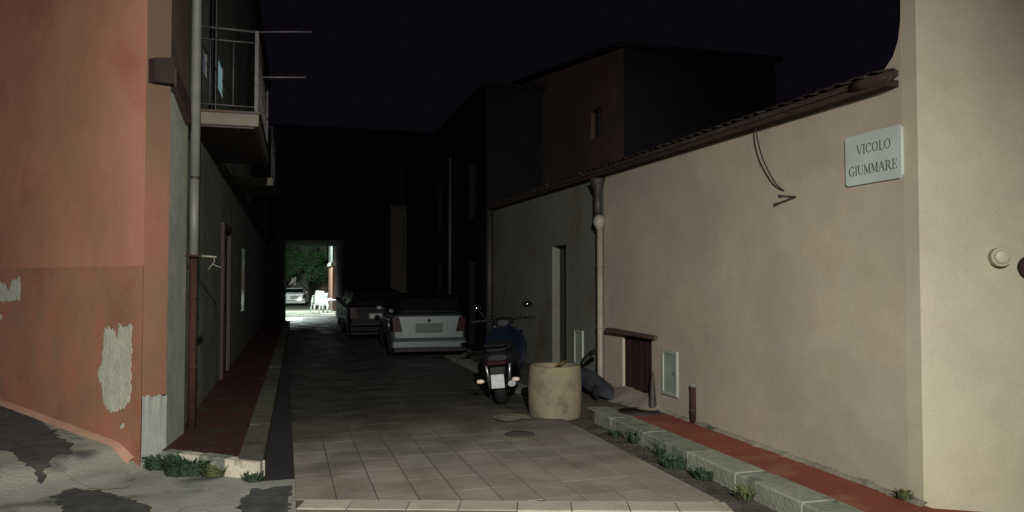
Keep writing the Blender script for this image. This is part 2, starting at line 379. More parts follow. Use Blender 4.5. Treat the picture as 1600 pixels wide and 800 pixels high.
rest.build('far_tile', 'tile', parent=pav, kind='stuff')
# pale edging course along the front cut
fd = Vector((3.14, 4.93-5.89)).normalized(); L_ = 3.27; k = 0; s_ = 0.
while s_ < L_-.05:
    ln = min(random.uniform(.36,.5), L_-s_)
    a = Vector((0,5.89))+fd*(s_+.004); b = Vector((0,5.89))+fd*(s_+ln-.004); o1 = fn*random.uniform(-.004,.006); o2 = fn*.228
    mb = MB(); tile_mesh(mb, [tuple(a+o1),tuple(b+o1),tuple(b+o2),tuple(a+o2)], random.uniform(0,.003), 0, 0); mb.build('edging_stone', 'edging', parent=pav)
    s_ += ln
# recessed broken spot in the paving
solo(MB().lathe([(.17,.006),(.155,.012),(.02,.012)], n=22, c=(2.36,8.02,0)), 'manhole_cover', 'asphalt', 'small round dark cover sunk in the paving in front of the scooter', 'manhole cover', (2.36,8.02,0))
s = sheet([(2.3,8.85),(2.45,8.72),(2.75,8.8),(2.8,9.12),(2.5,9.25),(2.3,9.1)], .045, jag=.03)
s.build('pale_mortar_patch', 'concrete', kind='structure')

# ------------------------------------------------------------------ right pavement
pr = MB(); pr.prism([(3.74,2.2),(4.24,2.2),(4.24,8.15),(4.1,8.1),(3.85,8.25),(3.74,8.1)], -.1, .118)
pr.prism([(4.24,2.0),(9,-.6),(9,1.4),(4.24,4.3)], -.1, .116)
pr = pr.build('pavement', 'red', kind='structure')
MB().prism([(3.44,8.5),(3.74,8.5),(3.74,8.1),(3.85,8.25),(4.1,8.1),(4.26,8.15),(4.26,16.5),(3.6,16.5),(3.6,9.6),(3.46,9.3)], -.1, lambda x,y: .112+.01*fbm(x,y,2)).build('broken_concrete_pavement', 'old_concrete', kind='structure')
y = 1.9; ke = thing('kerb', 'grey stone kerb along the red pavement under the cream wall', 'kerb', (3.6,5,0))
while y < 8.75:
    ln = random.uniform(.75,1.0); y1 = min(y+ln, 8.8)
    o = MB().box((3.445+random.uniform(-.004,.004), y+.0015, -.1), (3.737, y1-.0015, .124+random.uniform(-.002,.003)), .012)
    o.build('kerb_stone', 'kerb', parent=ke); y += ln
# mortar strip along the foot of the right wall
mb = MB(); n = 90; vs = []
for i in range(n+1):
    yy = 4.33+i*(8.2-4.33)/n; wd = .035+.03*abs(fbm(yy,1,4.))+ (.02 if random.random()<.2 else 0)
    vs += [(4.245,yy,.118+.035+.02*fbm(yy,3,5.)), (4.24-wd*.6,yy,.118+.02), (4.24-wd,yy,.1185)]
mb.add(vs, [(i*3+k,(i+1)*3+k,(i+1)*3+k+1,i*3+k+1) for i in range(n) for k in range(2)], True)
mb.build('mortar_fillet', 'concrete', kind='structure')
# left pavement
LP = [(-1.2,7.72),(-.5,7.12),(-.5,30.4),(-1.2,30.4)]
pl = MB(); pl.prism([(-1.2,7.70),(-.49,7.14),(-.49,30.4),(-1.22,30.4)], -.1, .115); pl.build('pavement', 'red_dark', kind='structure')
kl = thing('kerb', 'pale worn stone kerb edging the narrow red pavement on the left', 'kerb', (-.4,7,0))
y = 6.95
while y < 30:
    ln = random.uniform(.8,1.05) if y < 18 else 4.
    MB().prism([(-.497,y+.17 if y<7 else y+.004),(-.285,y+.004),(-.285,min(y+ln,30.4)-.004),(-.497,min(y+ln,30.4)-.004)], -.1, .122+random.uniform(-.004,.006)).build('kerb_stone', 'kerb_old', parent=kl); y += ln
# front edge of the left pavement: white and grey stones
def edge_stone(t0, t1, m, lab=None):
    a = Vector((-1.2,7.66)); b = Vector((-.29,6.93)); d = (b-a); nrm = Vector((d.y,-d.x)).normalized()
    p0 = a+d*t0; p1 = a+d*t1; q0 = p0-nrm*.03; q1 = p1-nrm*.03
    MB().prism([tuple(p0+nrm*.03),tuple(p1+nrm*.03),tuple(q1-nrm*.05),tuple(q0-nrm*.05)], -.08, .118+random.uniform(0,.012)).build('kerb_stone', m, parent=kl, label=lab)
edge_stone(.02,.20,'kerb','mossy grey kerb stone'); edge_stone(.21,.40,'kerb_white','white painted kerb stone'); edge_stone(.41,.66,'kerb'); edge_stone(.67,.97,'kerb_white','pale kerb stone at the corner')

# ------------------------------------------------------------------ right side: cream corner building
cb = thing('corner_building', 'tall pale cream rendered building at the right street corner', 'building', (4.24,4.35,0))
MB().prism([(4.24,4.365),(4.24,4.50),(10.5,4.505),(10.5,.75)], -.1, 8.6).build('wall', 'cream2', parent=cb)
# round cap
nx_, ny_ = -.5, -.866
def on_front(t, z, o=0.): return Vector((4.24+.866*t, 4.365-.577*.866*t, z)) + Vector((-.5,-.866,0))*o
fdir = Vector((10.5-4.24, .75-4.365, 0)).normalized(); fnr = Vector((fdir.y,-fdir.x,0))
if fnr.y > 0: fnr = -fnr
def lathe_dir(prof, c, d, n=24):
    d = Vector(d).normalized(); mb = MB().lathe(prof, n=n); q = Vector((0,0,1)).rotation_difference(d)
    mb.v = [tuple(q @ Vector(v) + Vector(c)) for v in mb.v]; return mb
def onFront(px, py):
    d = Vector(ray(px,py)); p = Vector((4.24,4.365,0)); t = (p-Vector((0,0,H))).dot(fnr)/d.dot(fnr); return Vector((0,0,H))+d*t
c = onFront(1560,402)
bt = thing('bell_button', 'round pale plastic cap on the cream street wall near the right edge', 'wall cap', tuple(c))
lathe_dir([(.066,0),(.066,.060),(.061,.072)], c, fnr).build('housing', 'button', parent=bt)
lathe_dir([(.052,.072),(.049,.082),(.036,.088),(.0001,.090)], c, fnr).build('dome', 'button', parent=bt)
c = onFront(1611,418)
solo(lathe_dir([(.085,0),(.085,.03),(.075,.05),(.0001,.055)], c, fnr), 'wall_fitting', 'rust', 'dark brown round fitting cut by the right edge of the photo', 'wall fitting', tuple(c))

# ------------------------------------------------------------------ right side: low building with sign
def ez(y): return 3.115+.013*(y-4.5)
def wallX(mb, X, y0, y1, z0, z1, holes, depth, sgn):
    """wall face on the plane x = X facing -sgn.x with recessed openings; z1 may be a function of y"""
    ysr = sorted({y0,y1}|{h[0] for h in holes}|{h[1] for h in holes}); zsr = sorted({z0}|{h[2] for h in holes}|{h[3] for h in holes})
    top = (lambda y: z1) if not callable(z1) else z1
    for i in range(len(ysr)-1):
        a, b = ysr[i], ysr[i+1]
        for j in range(len(zsr)):
            if j+1 < len(zsr): c0, c1, d0, d1 = zsr[j], zsr[j+1], zsr[j], zsr[j+1]
            else: c0, c1, d0, d1 = zsr[j], top(a), zsr[j], top(b)
            my, mz = (a+b)/2, zsr[j]+.01
            if any(h[0] < my < h[1] and h[2] < mz < h[3] for h in holes): continue
            mb.quad((X,a,c0),(X,b,d0),(X,b,d1),(X,a,c1))
    for h in holes:
        a,b,c,d = h[:4]; D = X+sgn*(h[4] if len(h) > 4 else depth)
        mb.quad((X,a,c),(D,a,c),(D,a,d),(X,a,d)); mb.quad((X,b,c),(D,b,c),(D,b,d),(X,b,d))
        mb.quad((X,a,d),(D,a,d),(D,b,d),(X,b,d)); mb.quad((X,a,c),(D,a,c),(D,b,c),(X,b,c))
    return mb
lb = thing('low_building', 'long low cream building with tiled eave beside the alley', 'building', (4.24,8,0))
OP = (8.60,9.48,.24,.965); XR = 4.24; YB = 10.12
w1 = MB(); wallX(w1, XR, 4.501, YB, -.05, ez, [OP], .045, 1)
w1.quad((XR,4.501,-.05),(XR+.6,4.501,-.05),(XR+.6,4.501,3.1),(XR,4.501,3.1))
w1.build('wall', 'cream', parent=lb)
DR = (11.72,12.42,.1,2.28)
w2 = MB(); wallX(w2, XR, YB, 16.55, -.05, ez, [DR], .14, 1)
w2.quad((XR,16.55,-.05),(XR+3.5,16.55,-.05),(XR+3.5,16.55,ez(16.5)),(XR,16.55,ez(16.5)))
w2.build('wall', 'greyblue', parent=lb, label='grey rendered far half of the wall')
MB().box((XR+.27,4.6,-.05),(XR+3.4,16.5,3.05)).build('inner_wall', 'dark_wall', parent=lb)
# door in the grey half
dd = MB().box((XR+.139,DR[0],.1),(XR+.18,DR[1],2.28)).build('door', 'door', parent=lb)
for z in (.3,.95,1.6): MB().box((XR+.128,DR[0]+.08,z),(XR+.1385,DR[1]-.08,z+.5),.006).build('panel', 'door', parent=dd)
MB().box((XR+.09,DR[0]+.02,.1),(XR+.135,DR[0]+.06,2.27)).build('door_frame', 'door', parent=lb)
# blocked hatch with wooden lintel
ht = MB()
for i in range(5):
    a = OP[0]+.01+i*(OP[1]-OP[0]-.02)/5; b = a+(OP[1]-OP[0]-.02)/5-.012
    MB().box((XR+.028+.004*(i%2),a,OP[2]),(XR+.05,b,OP[3]-.01),.004).build('board', 'board', parent=lb)
MB().prism([(XR-.05,8.44),(XR+.02,8.44),(XR+.02,9.86),(XR-.09,9.86)], .968, lambda x,y: 1.012+.01*(y-8.4)).build('lintel', 'lintel', parent=lb)
# soffit, fascia, roof
sf = MB(); sf.box((4.125,4.53,0),(4.30,16.6,.05)); sf.v = [(x,y,z+ez(y)+.002) for x,y,z in sf.v]; sf.build('soffit', 'eavewood', parent=lb)
rf = MB(); 
def rz(x,y): return ez(y)+.10+(x-4.12)*.255
rf.prism([(4.11,4.53),(7.6,4.53),(7.6,16.62),(4.11,16.62)], lambda x,y: rz(x,y)-.045, lambda x,y: rz(x,y)+.0)
rf = rf.build('roof', 'rooftile', parent=lb)
def arc_tile(mb, yc, x0, x1, r0, r1, up=True, n=7):
    rows = []
    for x, r, lift in ((x0,r0,.012),(x1,r1,0)):
        for k in range(n):
            a = PI*k/(n-1); yy = yc-r*math.cos(a); zz = (r*.3*math.sin(a) if up else -r*.4*math.sin(a)+.03)
            rows.append((x, yy, rz(x,yc)+zz+lift))
        for k in range(n-1,-1,-1):
            a = PI*k/(n-1); q = r-.014; yy = yc-q*math.cos(a); zz = (q*.3*math.sin(a)-.002 if up else -q*.4*math.sin(a)+.03+.014)
            rows.append((x, yy, rz(x,yc)+zz+lift))
    m = 2*n; mb.add(rows, [(i,(i+1)%m,m+(i+1)%m,m+i) for i in range(m)], False)
    mb.add(rows[:m], [(i,i+1,m-2-i,m-1-i) for i in range(n-1)]); return mb
yy = 4.64
while yy < 16.5:
    for c_ in range(2):
        mb = MB(); arc_tile(mb, yy+random.uniform(-.012,.012), 4.085+c_*.33+random.uniform(-.018,.012), 4.46+c_*.33, .085, .07); mb.build('roof_tile', 'rooftile', parent=rf)
    yy += .185
up = MB(); yy = 4.64
while yy < 16.5:
    arc_tile(up, yy, 4.74, 7.5, .085, .08); yy += .185
up.build('upper_roof_tile', 'rooftile', parent=rf, kind='stuff')
# rounded mortar shoulder where eave meets the corner building
ms = MB().tube([(4.17,4.51,3.20),(4.165,4.53,3.19),(4.15,4.60,3.185),(4.14,4.75,3.19),(4.14,4.9,3.19)], [.02,.045,.055,.052,.04], 12)
ms.build('mortar_cap', 'eavewood', parent=lb)
fil = MB(); prof = [(4.50+ .0, 3.78),(4.505,3.6),(4.53,3.46),(4.58,3.36),(4.66,3.29),(4.8,3.26)]
poly = [(4.499,3.79)]+prof+[(4.8,3.1),(4.499,3.1)]
fil.add([(4.238,a,b) for a,b in poly]+[(4.6,a,b) for a,b in poly], [tuple(range(len(poly))), tuple(range(2*len(poly)-1,len(poly)-1,-1))]+[(i,(i+1)%len(poly),len(poly)+(i+1)%len(poly),len(poly)+i) for i in range(len(poly))])
fil.build('rounded_shoulder', 'cream', parent=lb)

# sign
GL = {  # thick and thin strokes of a Roman serif face, unit height
 'V': (.95, [((.12,1),(.47,0),.13),((.47,0),(.83,1),.05)], [(.12,1,.2),(.83,1,.17)]),
 'I': (.42, [((.21,0),(.21,1),.13)], [(.21,1,.17),(.21,0,.17)]),
 'L': (.75, [((.23,0),(.23,1),.13),((.2,.02),(.66,.02),.05),((.67,0),(.69,.25),.05)], [(.23,1,.17),(.2,0,.15)]),
 'U': (.95, [((.2,1),(.2,.28),.13),((.2,.28),(.3,.07),.11),((.3,.07),(.5,0),.06),((.5,0),(.68,.07),.05),((.68,.07),(.76,.28),.05),((.76,.28),(.76,1),.05)], [(.2,1,.17),(.76,1,.15)]),
 'M': (1.1, [((.18,0),(.18,1),.05),((.18,1),(.55,.1),.13),((.55,.1),(.9,1),.05),((.9,0),(.9,1),.13)], [(.18,0,.14),(.9,0,.17),(.18,1,.1),(.93,1,.1)]),
 'A': (.95, [((.1,0),(.46,1),.05),((.46,1),(.84,0),.13),((.25,.36),(.68,.36),.05)], [(.1,0,.14),(.84,0,.17)]),
 'E': (.82, [((.23,0),(.23,1),.13),((.2,.98),(.68,.98),.05),((.2,.5),(.55,.5),.05),((.2,.02),(.7,.02),.05),((.69,.78),(.69,1),.05),((.55,.38),(.55,.62),.05),((.71,.24),(.72,0),.05)], [(.16,1,.1),(.16,0,.1)]),
 'R': (.95, [((.23,0),(.23,1),.13),((.23,.98),(.5,.98),.05),((.5,.98),(.68,.85),.09),((.68,.85),(.68,.64),.13),((.68,.64),(.5,.5),.09),((.5,.5),(.23,.5),.05),((.48,.5),(.86,0),.12)], [(.2,1,.14),(.23,0,.17),(.88,0,.1)]),
}
def arc(cx, cy, rx, ry, a0, a1, t0, n=12):
    out = []
    for i in range(n):
        p = R(a0+(a1-a0)*i/n); q = R(a0+(a1-a0)*(i+1)/n); am = (p+q)/2
        out.append(((cx+rx*math.cos(p),cy+ry*math.sin(p)),(cx+rx*math.cos(q),cy+ry*math.sin(q)), .05+t0*abs(math.cos(am))**1.5))
    return out
GL['O'] = (1.0, arc(.5,.5,.36,.49,0,360,.09,20), [])
GL['C'] = (.92, arc(.52,.5,.38,.49,45,318,.09,16)+[((.8,.72),(.8,.98),.05)], [])
GL['G'] = (1.0, arc(.52,.5,.38,.49,45,318,.09,16)+[((.8,.72),(.8,.98),.05),((.79,.05),(.79,.42),.12)], [(.79,.42,.17)])
def text(mb, s, Yc, z0, h, wtot, X):
    adv = sum(GL[c][0] for c in s); sx = wtot/adv; cur = 0; k = 0
    def P(u, v): return (Yc+wtot/2-u*sx, z0+v*h)    # seen from the alley, +Y runs to the left
    def bar(a, b, th):
        nonlocal k
        k += 1; A = P(*a); B = P(*b); d = Vector((B[0]-A[0], B[1]-A[1]))
        if d.length < 1e-6: return
        n = Vector((-d.y,d.x)).normalized()*th*sx*.5; e = d.normalized()*.004*0
        q = [(A[0]+n.x,A[1]+n.y),(A[0]-n.x,A[1]-n.y),(B[0]-n.x,B[1]-n.y),(B[0]+n.x,B[1]+n.y)]
        xo = X-.0012-.00004*(k%12)
        mb.add([(xo,p[0],p[1]) for p in q]+[(X+.001,p[0],p[1]) for p in q], [(0,1,2,3),(0,4,5,1),(1,5,6,2),(2,6,7,3),(3,7,4,0)])
    for c in s:
        wd, st, se = GL[c]
        for a,b,t in st: bar((cur+a[0],a[1]),(cur+b[0],b[1]), t)
        for x,y_,hw in se: bar((cur+x-hw,y_),(cur+x+hw,y_), .05)
        cur += wd
s0 = onX(1324,214); s1 = onX(1411,196); s2 = onX(1414,278); s3 = onX(1327,291)
yl, yr = s0[0], s1[0]; zt = (s0[1]+s1[1])/2; zb = (s2[1]+s3[1])/2
XS = XR-.022
sg = thing('street_sign', 'white marble street name plaque reading VICOLO GIUMMARE on the cream wall', 'street sign', (XR,(yl+yr)/2,zb))
pb = MB(); c_ = .022; oc = [(yr+c_,zb),(yl-c_,zb),(yl,zb+c_),(yl,zt-c_),(yl-c_,zt),(yr+c_,zt),(yr,zt-c_),(yr,zb+c_)]
pb.add([(XS,a,b) for a,b in oc]+[(XR+.002,a,b) for a,b in oc], [tuple(range(8)), tuple(range(15,7,-1))]+[(i,(i+1)%8,8+(i+1)%8,8+i) for i in range(8)])
pb.build('plaque', 'marble', parent=sg)
ym = (yl+yr)/2; hh = zt-zb
mb = MB(); text(mb, 'VICOLO', ym-.015, zb+hh*.60, hh*.185, .36, XS); mb.build('lettering', 'ink', parent=sg)
mb = MB(); text(mb, 'GIUMMARE', ym, zb+hh*.19, hh*.185, .51, XS); mb.build('lettering', 'ink', parent=sg)
# hanging cable and nail
pts = []
for (px,py,X) in ((1181,192,4.17),(1183,215,4.15),(1190,243,4.155),(1203,272,4.18),(1214,289,4.205),(1225,298,4.235)):
    d = ray(px,py); t = X/d[0]; pts.append(Vector((X, d[1]*t, H+d[2]*t)))
fine = []
for i in range(len(pts)-1):
    p0_, p1_, p2_, p3_ = pts[max(i-1,0)], pts[i], pts[i+1], pts[min(i+2,len(pts)-1)]
    for k in range(5):
        t = k/5; fine.append(.5*((2*p1_)+(-p0_+p2_)*t+(2*p0_-5*p1_+4*p2_-p3_)*t*t+(-p0_+3*p1_-3*p2_+p3_)*t**3))
fine.append(pts[-1])
solo(MB().tube(fine, .0065, 8), 'cable', 'cable', 'black cable hanging from the eave in a curve to the cream wall', 'cable', tuple(pts[-1]))
ya, za = onX(1243,308)
nl = thing('wall_spike', 'short dark iron spike sticking out of the cream wall below the cable', 'spike', (XR,ya,za))
MB().tube([(XR+.01,ya,za),(XR-.14,ya+.02,za+.005)], .011, 8).build('rod', 'cable', parent=nl)
MB().tube([(XR-.13,ya+.018,za+.005),(XR-.155,ya+.022,za+.006)], .016, 8).build('rod_head', 'cable', parent=nl)
# rainwater pipe between the two halves
yp = 10.13
dp = thing('downpipe', 'pale plastic downpipe under a dark hopper where the wall turns grey', 'downpipe', (4.16,yp,.1))
MB().lathe([(.05,2.86),(.055,2.98),(.10,3.10),(.12,3.16)], (4.155,yp,0), 16).build('hopper', 'pipe_dark', parent=dp)
MB().tube([(4.155,yp,2.60),(4.155,yp,2.98)], .052, 14).build('upper_pipe', 'pipe_dark', parent=dp)
MB().lathe([(.045,2.42),(.05,2.44),(.085,2.50),(.088,2.545),(.07,2.60),(.03,2.63)], (4.155,yp-.05,0), 18).build('collar', 'pipe_white', parent=dp)
MB().tube([(4.165,yp-.05,2.44),(4.165,yp-.05,.34),(4.14,yp-.05,.2),(4.05,yp-.05,.13)], .045, 14).build('lower_pipe', 'pipe_white', parent=dp)
for z in (1.9,1.0):
    MB().tube([(4.165,yp-.05,z),(4.165,yp-.05,z+.03)], .052, 14).build('clip', 'pipe_white', parent=dp)
yy = 16.5
dp2 = thing('downpipe', 'dark downpipe at the far end of the low building', 'downpipe', (4.14,yy,0))
MB().tube([(4.14,yy,.05),(4.14,yy,ez(yy))], .075, 12).build('pipe', 'pipe_dark', parent=dp2)
for z in (.9,2.1): MB().tube([(4.14,yy,z),(4.14,yy,z+.05)], .085, 12).build('clip', 'pipe_dark', parent=dp2)
# meter boxes
def meter(y0, y1, z0, z1, label):
    t = thing('meter_box', label, 'meter box', (XR,(y0+y1)/2,z0), 'meter boxes on the right wall')
    fr = MB(); fw = .035
    fr.box((XR-.028,y0,z0),(XR+.0,y0+fw,z1)); fr.box((XR-.028,y1-fw,z0),(XR+.0,y1,z1))
    fr.box((XR-.026,y0+fw,z1-fw),(XR+.0,y1-fw,z1)); fr.box((XR-.026,y0+fw,z0),(XR,y1-fw,z0+fw)); fr.build('frame', 'box_frame', parent=t)
    d = MB().box((XR-.014,y0+fw,z0+fw),(XR-.002,y1-fw,z1-fw)).build('door', 'box_metal', parent=t)
    MB().lathe([(.014,-.018),(.014,-.012)], (XR,y0+fw+.05,(z0+z1)/2), 10, 'x').build('lock', 'pipe_dark', parent=d)
    return t
ya, z1_ = onX(1060,550); yb, z0_ = onX(1037,614)
meter(ya, yb, z0_, z1_, 'grey green meter box beside the boarded hatch')
ya, z1_ = onX(912,517); yb, z0_ = onX(899,568)
meter(ya, yb, z0_, z1_, 'grey meter box on the grey wall behind the concrete ring')
# stub pipe and stone spike
yp = 7.52
sp = thing('stub_pipe', 'short dark red upright pipe with pale cap on the red pavement', 'pipe stub', (4.205,yp,.118))
MB().tube([(4.205,yp,.10),(4.205,yp,.52)], .03, 12).build('pipe', 'rust', parent=sp)
MB().lathe([(.034,.515),(.034,.545),(.02,.56),(.0001,.56)], (4.205,yp,0), 12).build('cap', 'concrete', parent=sp)
MB().tube([(4.205,yp,.25),(4.205,yp,.27)], .034, 12).build('ring', 'pipe_dark', parent=sp)
solo(MB().lathe([(.055,.10),(.05,.16),(.035,.30),(.022,.48),(.012,.56),(.0001,.58)], n=12, c=(4.17,8.44,0)), 'tapered_post', 'pipe_dark', 'narrow dark tapered post between the hatch and the meter box', 'post', (4.17,8.44,0))
# rubble heap at the foot of the wall
mb = MB(); vs = []; nu, nv = 26, 7
for i in range(nu+1):
    yy = 8.25+i*1.9/nu
    for j in range(nv+1):
        t = j/nv; x = 4.245-t*(.32+.08*fbm(yy,2,2.)); z = .108+(.15+.06*fbm(yy,5,2.))*(1-t)**1.6*smooth((i/nu)/.15)*smooth((1-i/nu)/.12)+.02*fbm(yy*3,x*3,2.)*(1-t)
        vs.append((x,yy,z))
mb.add(vs, [(i*(nv+1)+j,(i+1)*(nv+1)+j,(i+1)*(nv+1)+j+1,i*(nv+1)+j+1) for i in range(nu) for j in range(nv)], True)
mb.build('mortar_heap', 'concrete', kind='structure')
# drain at the end of the red pavement
dr = thing('floor_drain', 'black round drain lid at the end of the red pavement', 'drain', (3.93,8.32,.12))
MB().lathe([(.26,.118),(.25,.135),(.235,.135)], (3.93,8.32,0), 24, cap=False).build('rim', 'pipe_dark', parent=dr)
MB().lathe([(.235,.124),(.0001,.126)], (3.93,8.32,0), 24).build('lid', 'cable', parent=dr)
# grey handcart lying by the wall
hc = thing('handcart', 'small grey folded handcart lying against the wall behind the concrete ring', 'handcart', (3.9,9.6,.11))
bd = MB(); rings = []
for (yy, hw, z0, z1) in ((10.35,.06,.26,.44),(10.2,.12,.2,.47),(9.9,.15,.16,.44),(9.6,.15,.14,.36),(9.35,.13,.13,.29),(9.2,.06,.14,.22)):
    cx = 3.88+(10.35-yy)*.05
    rings.append([(cx+hw*math.cos(a)*(1.15 if k%2 else 1), yy, (z0+z1)/2+(z1-z0)/2*math.sin(a)) for k,a in enumerate([2*PI*q/10 for q in range(10)])])
bd.loft(rings).build('body', 'cloth', parent=hc)
MB().tube([(3.86,10.1,.44),(3.87,10.0,.58),(3.93,9.86,.68)], .022, 8).build('handle', 'rubber', parent=hc)
MB().tube([(3.93,9.88,.665),(3.97,9.78,.72)], .035, 8).build('grip', 'rubber', parent=hc)
for yy in (9.28,9.98):
    wv = MB(); wv.lathe([(.085,-.02),(.10,-.01),(.10,.01),(.085,.02)], (3.77,yy,.225), 18, 'x').build('wheel', 'rubber', parent=hc)
    MB().lathe([(.04,-.026),(.055,-.022),(.055,.022),(.04,.026)], (3.77,yy,.225), 14, 'x').build('hub', 'cloth', parent=hc)

# ------------------------------------------------------------------ concrete ring planter
pc = (3.14,9.10,-.02)
pt = thing('concrete_ring', 'round stained concrete well ring standing beside the scooter', 'planter', pc)
mb = MB(); mb.lathe([(.315,-.02),(.328,.05),(.338,.2),(.34,.38),(.332,.54),(.322,.62),(.318,.638),(.305,.645),(.262,.642),(.252,.63),(.25,.5)], pc, 40, cap=False)
nv_ = []
for x,y,z in mb.v:
    d = 1+.012*fbm(x*4,y*4,1.,z*3); nv_.append((pc[0]+(x-pc[0])*d, pc[1]+(y-pc[1])*d, z+.006*fbm(x*5,y*5,1.)*(1 if z>.3 else 0)))
mb.v = nv_; mb.build('ring', 'planter', parent=pt)
MB().lathe([(.258,.52),(.12,.56),(.0001,.57)], pc, 20).build('soil', 'soil', parent=pt)
solo(MB().tube([(3.08,9.0,.53),(3.13,9.0,.62),(3.2,9.02,.66),(3.28,9.0,.69)], [.02,.018,.012,.006], 7), 'dry_twig', 'twig', 'dry twig lying on top of the concrete ring', 'twig', (3.08,9.0,.53))

# ------------------------------------------------------------------ taller buildings behind, right
ta = thing('old_tall_building', 'old windowed stone building rising behind the low tiled roof', 'building', (5.5,12.2,0))
def atop(y): return 5.80+(y-12.2)*.15
mb = MB(); wallX(mb, 5.5, 12.2, 21.4, -.05, atop, [(13.2,13.75,4.45,4.98)], .09, 1); 
mb.quad((5.5,21.4,-.05),(8.6,21.4,-.05),(8.6,21.4,7.1),(5.5,21.4,7.1)); mb.quad((8.6,12.2,0),(8.6,21.4,0),(8.6,21.4,7.1),(8.6,12.2,5.8))
mb.build('wall', 'old_wall', parent=ta)
MB().quad((5.5,12.2,-.05),(8.6,12.2,-.05),(8.6,12.2,5.8),(5.5,12.2,5.8)).build('end_wall', 'dark_wall', parent=ta, label='end wall facing the street, its shade put into the dark colour')  # shade on this face is painted with the dark wall colour
MB().prism([(5.38,12.1),(8.7,12.1),(8.7,21.5),(5.38,21.5)], lambda x,y: atop(y)+.002, lambda x,y: atop(y)+.09).build('roof', 'dark_wall', parent=ta)
wn_ = MB().box((5.58,13.2,4.45),(5.62,13.75,4.98)).build('window', 'glass', parent=ta)
MB().box((5.56,13.46,4.45),(5.578,13.49,4.98)).build('mullion', 'pipe_dark', parent=wn_)
tb = thing('dark_tall_building', 'dark tall house past the low building on the right of the alley', 'building', (4.1,17,0))
hs = [(17.6,18.4,.1,2.2),(17.6,18.4,3.2,4.6),(22,22.9,.1,2.3),(22,22.9,3.2,4.6)]
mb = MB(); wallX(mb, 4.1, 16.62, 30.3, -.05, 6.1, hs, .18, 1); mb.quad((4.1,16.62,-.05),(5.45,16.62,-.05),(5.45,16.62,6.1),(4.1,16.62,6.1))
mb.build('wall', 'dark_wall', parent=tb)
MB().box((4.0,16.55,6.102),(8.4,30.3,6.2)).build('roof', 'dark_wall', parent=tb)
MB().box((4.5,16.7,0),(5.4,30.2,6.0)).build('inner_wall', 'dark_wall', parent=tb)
for i,h in enumerate(hs):
    if h[2] < 1: MB().box((4.27,h[0],h[2]),(4.3,h[1],h[3])).build('door', 'door', parent=tb)
    else:
        q = MB().box((4.27,h[0],h[2]),(4.3,h[1],h[3])).build('shutter', 'shutter', parent=tb)
        MB().box((4.262,(h[0]+h[1])/2-.015,h[2]),(4.269,(h[0]+h[1])/2+.015,h[3])).build('shutter_stile', 'door', parent=q)
dp3 = thing('downpipe', 'thin pale downpipe on the dark tall house', 'downpipe', (4.04,20.6,0))
MB().tube([(4.04,20.6,.05),(4.04,20.6,5.1)], .045, 10).build('pipe', 'rail', parent=dp3)
# pale pier narrowing the alley further on
MB().box((3.45,29.5,-.05),(4.08,30.4,4.6)); 
pp = thing('pale_pier', 'narrow pale yellow wall pier far down the alley above the parked cars', 'pier', (3.9,29.8,0))
MB().box((3.46,29.6,-.05),(4.09,30.4,4.5),.01).build('shaft', 'pale_wall', parent=pp)
MB().box((3.42,29.56,4.502),(4.095,30.4,4.6),.01).build('cap', 'pale_wall', parent=pp)

# ------------------------------------------------------------------ passage building across the alley
pbd = thing('passage_building', 'dark building spanning the alley with a rectangular passage through it', 'building', (.6,30.6,0))
PX0, PX1, PZ = -.535, 1.69, 3.255
def blk(x0,x1,z0,z1,nm): MB().box((x0,30.6,z0),(x1,36.0,z1)).build(nm, 'dark_wall', parent=pbd)
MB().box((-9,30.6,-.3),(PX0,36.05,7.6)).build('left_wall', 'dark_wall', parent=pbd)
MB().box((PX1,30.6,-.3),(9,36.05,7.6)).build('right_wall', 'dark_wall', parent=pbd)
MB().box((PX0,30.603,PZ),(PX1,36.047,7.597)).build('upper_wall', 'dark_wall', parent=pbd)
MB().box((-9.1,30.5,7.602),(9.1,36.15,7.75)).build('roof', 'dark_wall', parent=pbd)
for x in (-.9,2.4):
    q = MB().box((x,30.55,4.4),(x+.9,30.598,5.8)).build('window', 'dark_wall', parent=pbd); MB().box((x-.08,30.53,4.32),(x+.98,30.598,4.398)).build('sill', 'dark_wall', parent=q)
MB().prism([(-9,30.6),(9,30.6),(9,36.2),(-9,36.2)], -.2, -.004).build('passage_floor', 'tile_dark', kind='structure')

# ------------------------------------------------------------------ left building
lbg = thing('left_building', 'orange rendered corner building with balcony on the left of the alley', 'building', (-1.3,8,0))
C1 = Vector((-1.19,7.79))
def fw(t, z, o=0.):   # on the street front, t metres from the corner
    n_ = Vector((-DW.y, DW.x)); n_ = n_ if n_.y < 0 else -n_
    p = P0+DW*t+n_*o; return (p.x, p.y, z)
ZD = 1.83
mb = MB(); mb.quad(fw(0,ZD),fw(9,ZD),fw(9,9),fw(0,9)); mb.build('wall', 'orange', parent=lbg)
mb = MB(); mb.quad(fw(0,-.1,.003),fw(9,-.1,.003),fw(9,ZD,.003),fw(0,ZD,.003)); mb.quad(fw(0,ZD,.003),fw(9,ZD,.003),fw(9,ZD,-.002),fw(0,ZD,-.002)); mb.build('wall_base', 'orange_low', parent=lbg, label='dirtier lower part of the orange wall')
mb = MB(); a = P0; b = C1
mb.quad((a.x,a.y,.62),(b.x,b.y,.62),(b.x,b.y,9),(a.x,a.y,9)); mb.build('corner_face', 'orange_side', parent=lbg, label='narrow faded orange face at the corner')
mb = MB()
n2 = Vector(((b-a).y, -(b-a).x)).normalized(); n2 = n2 if n2.y < 0 else -n2
vs = []; N = 14
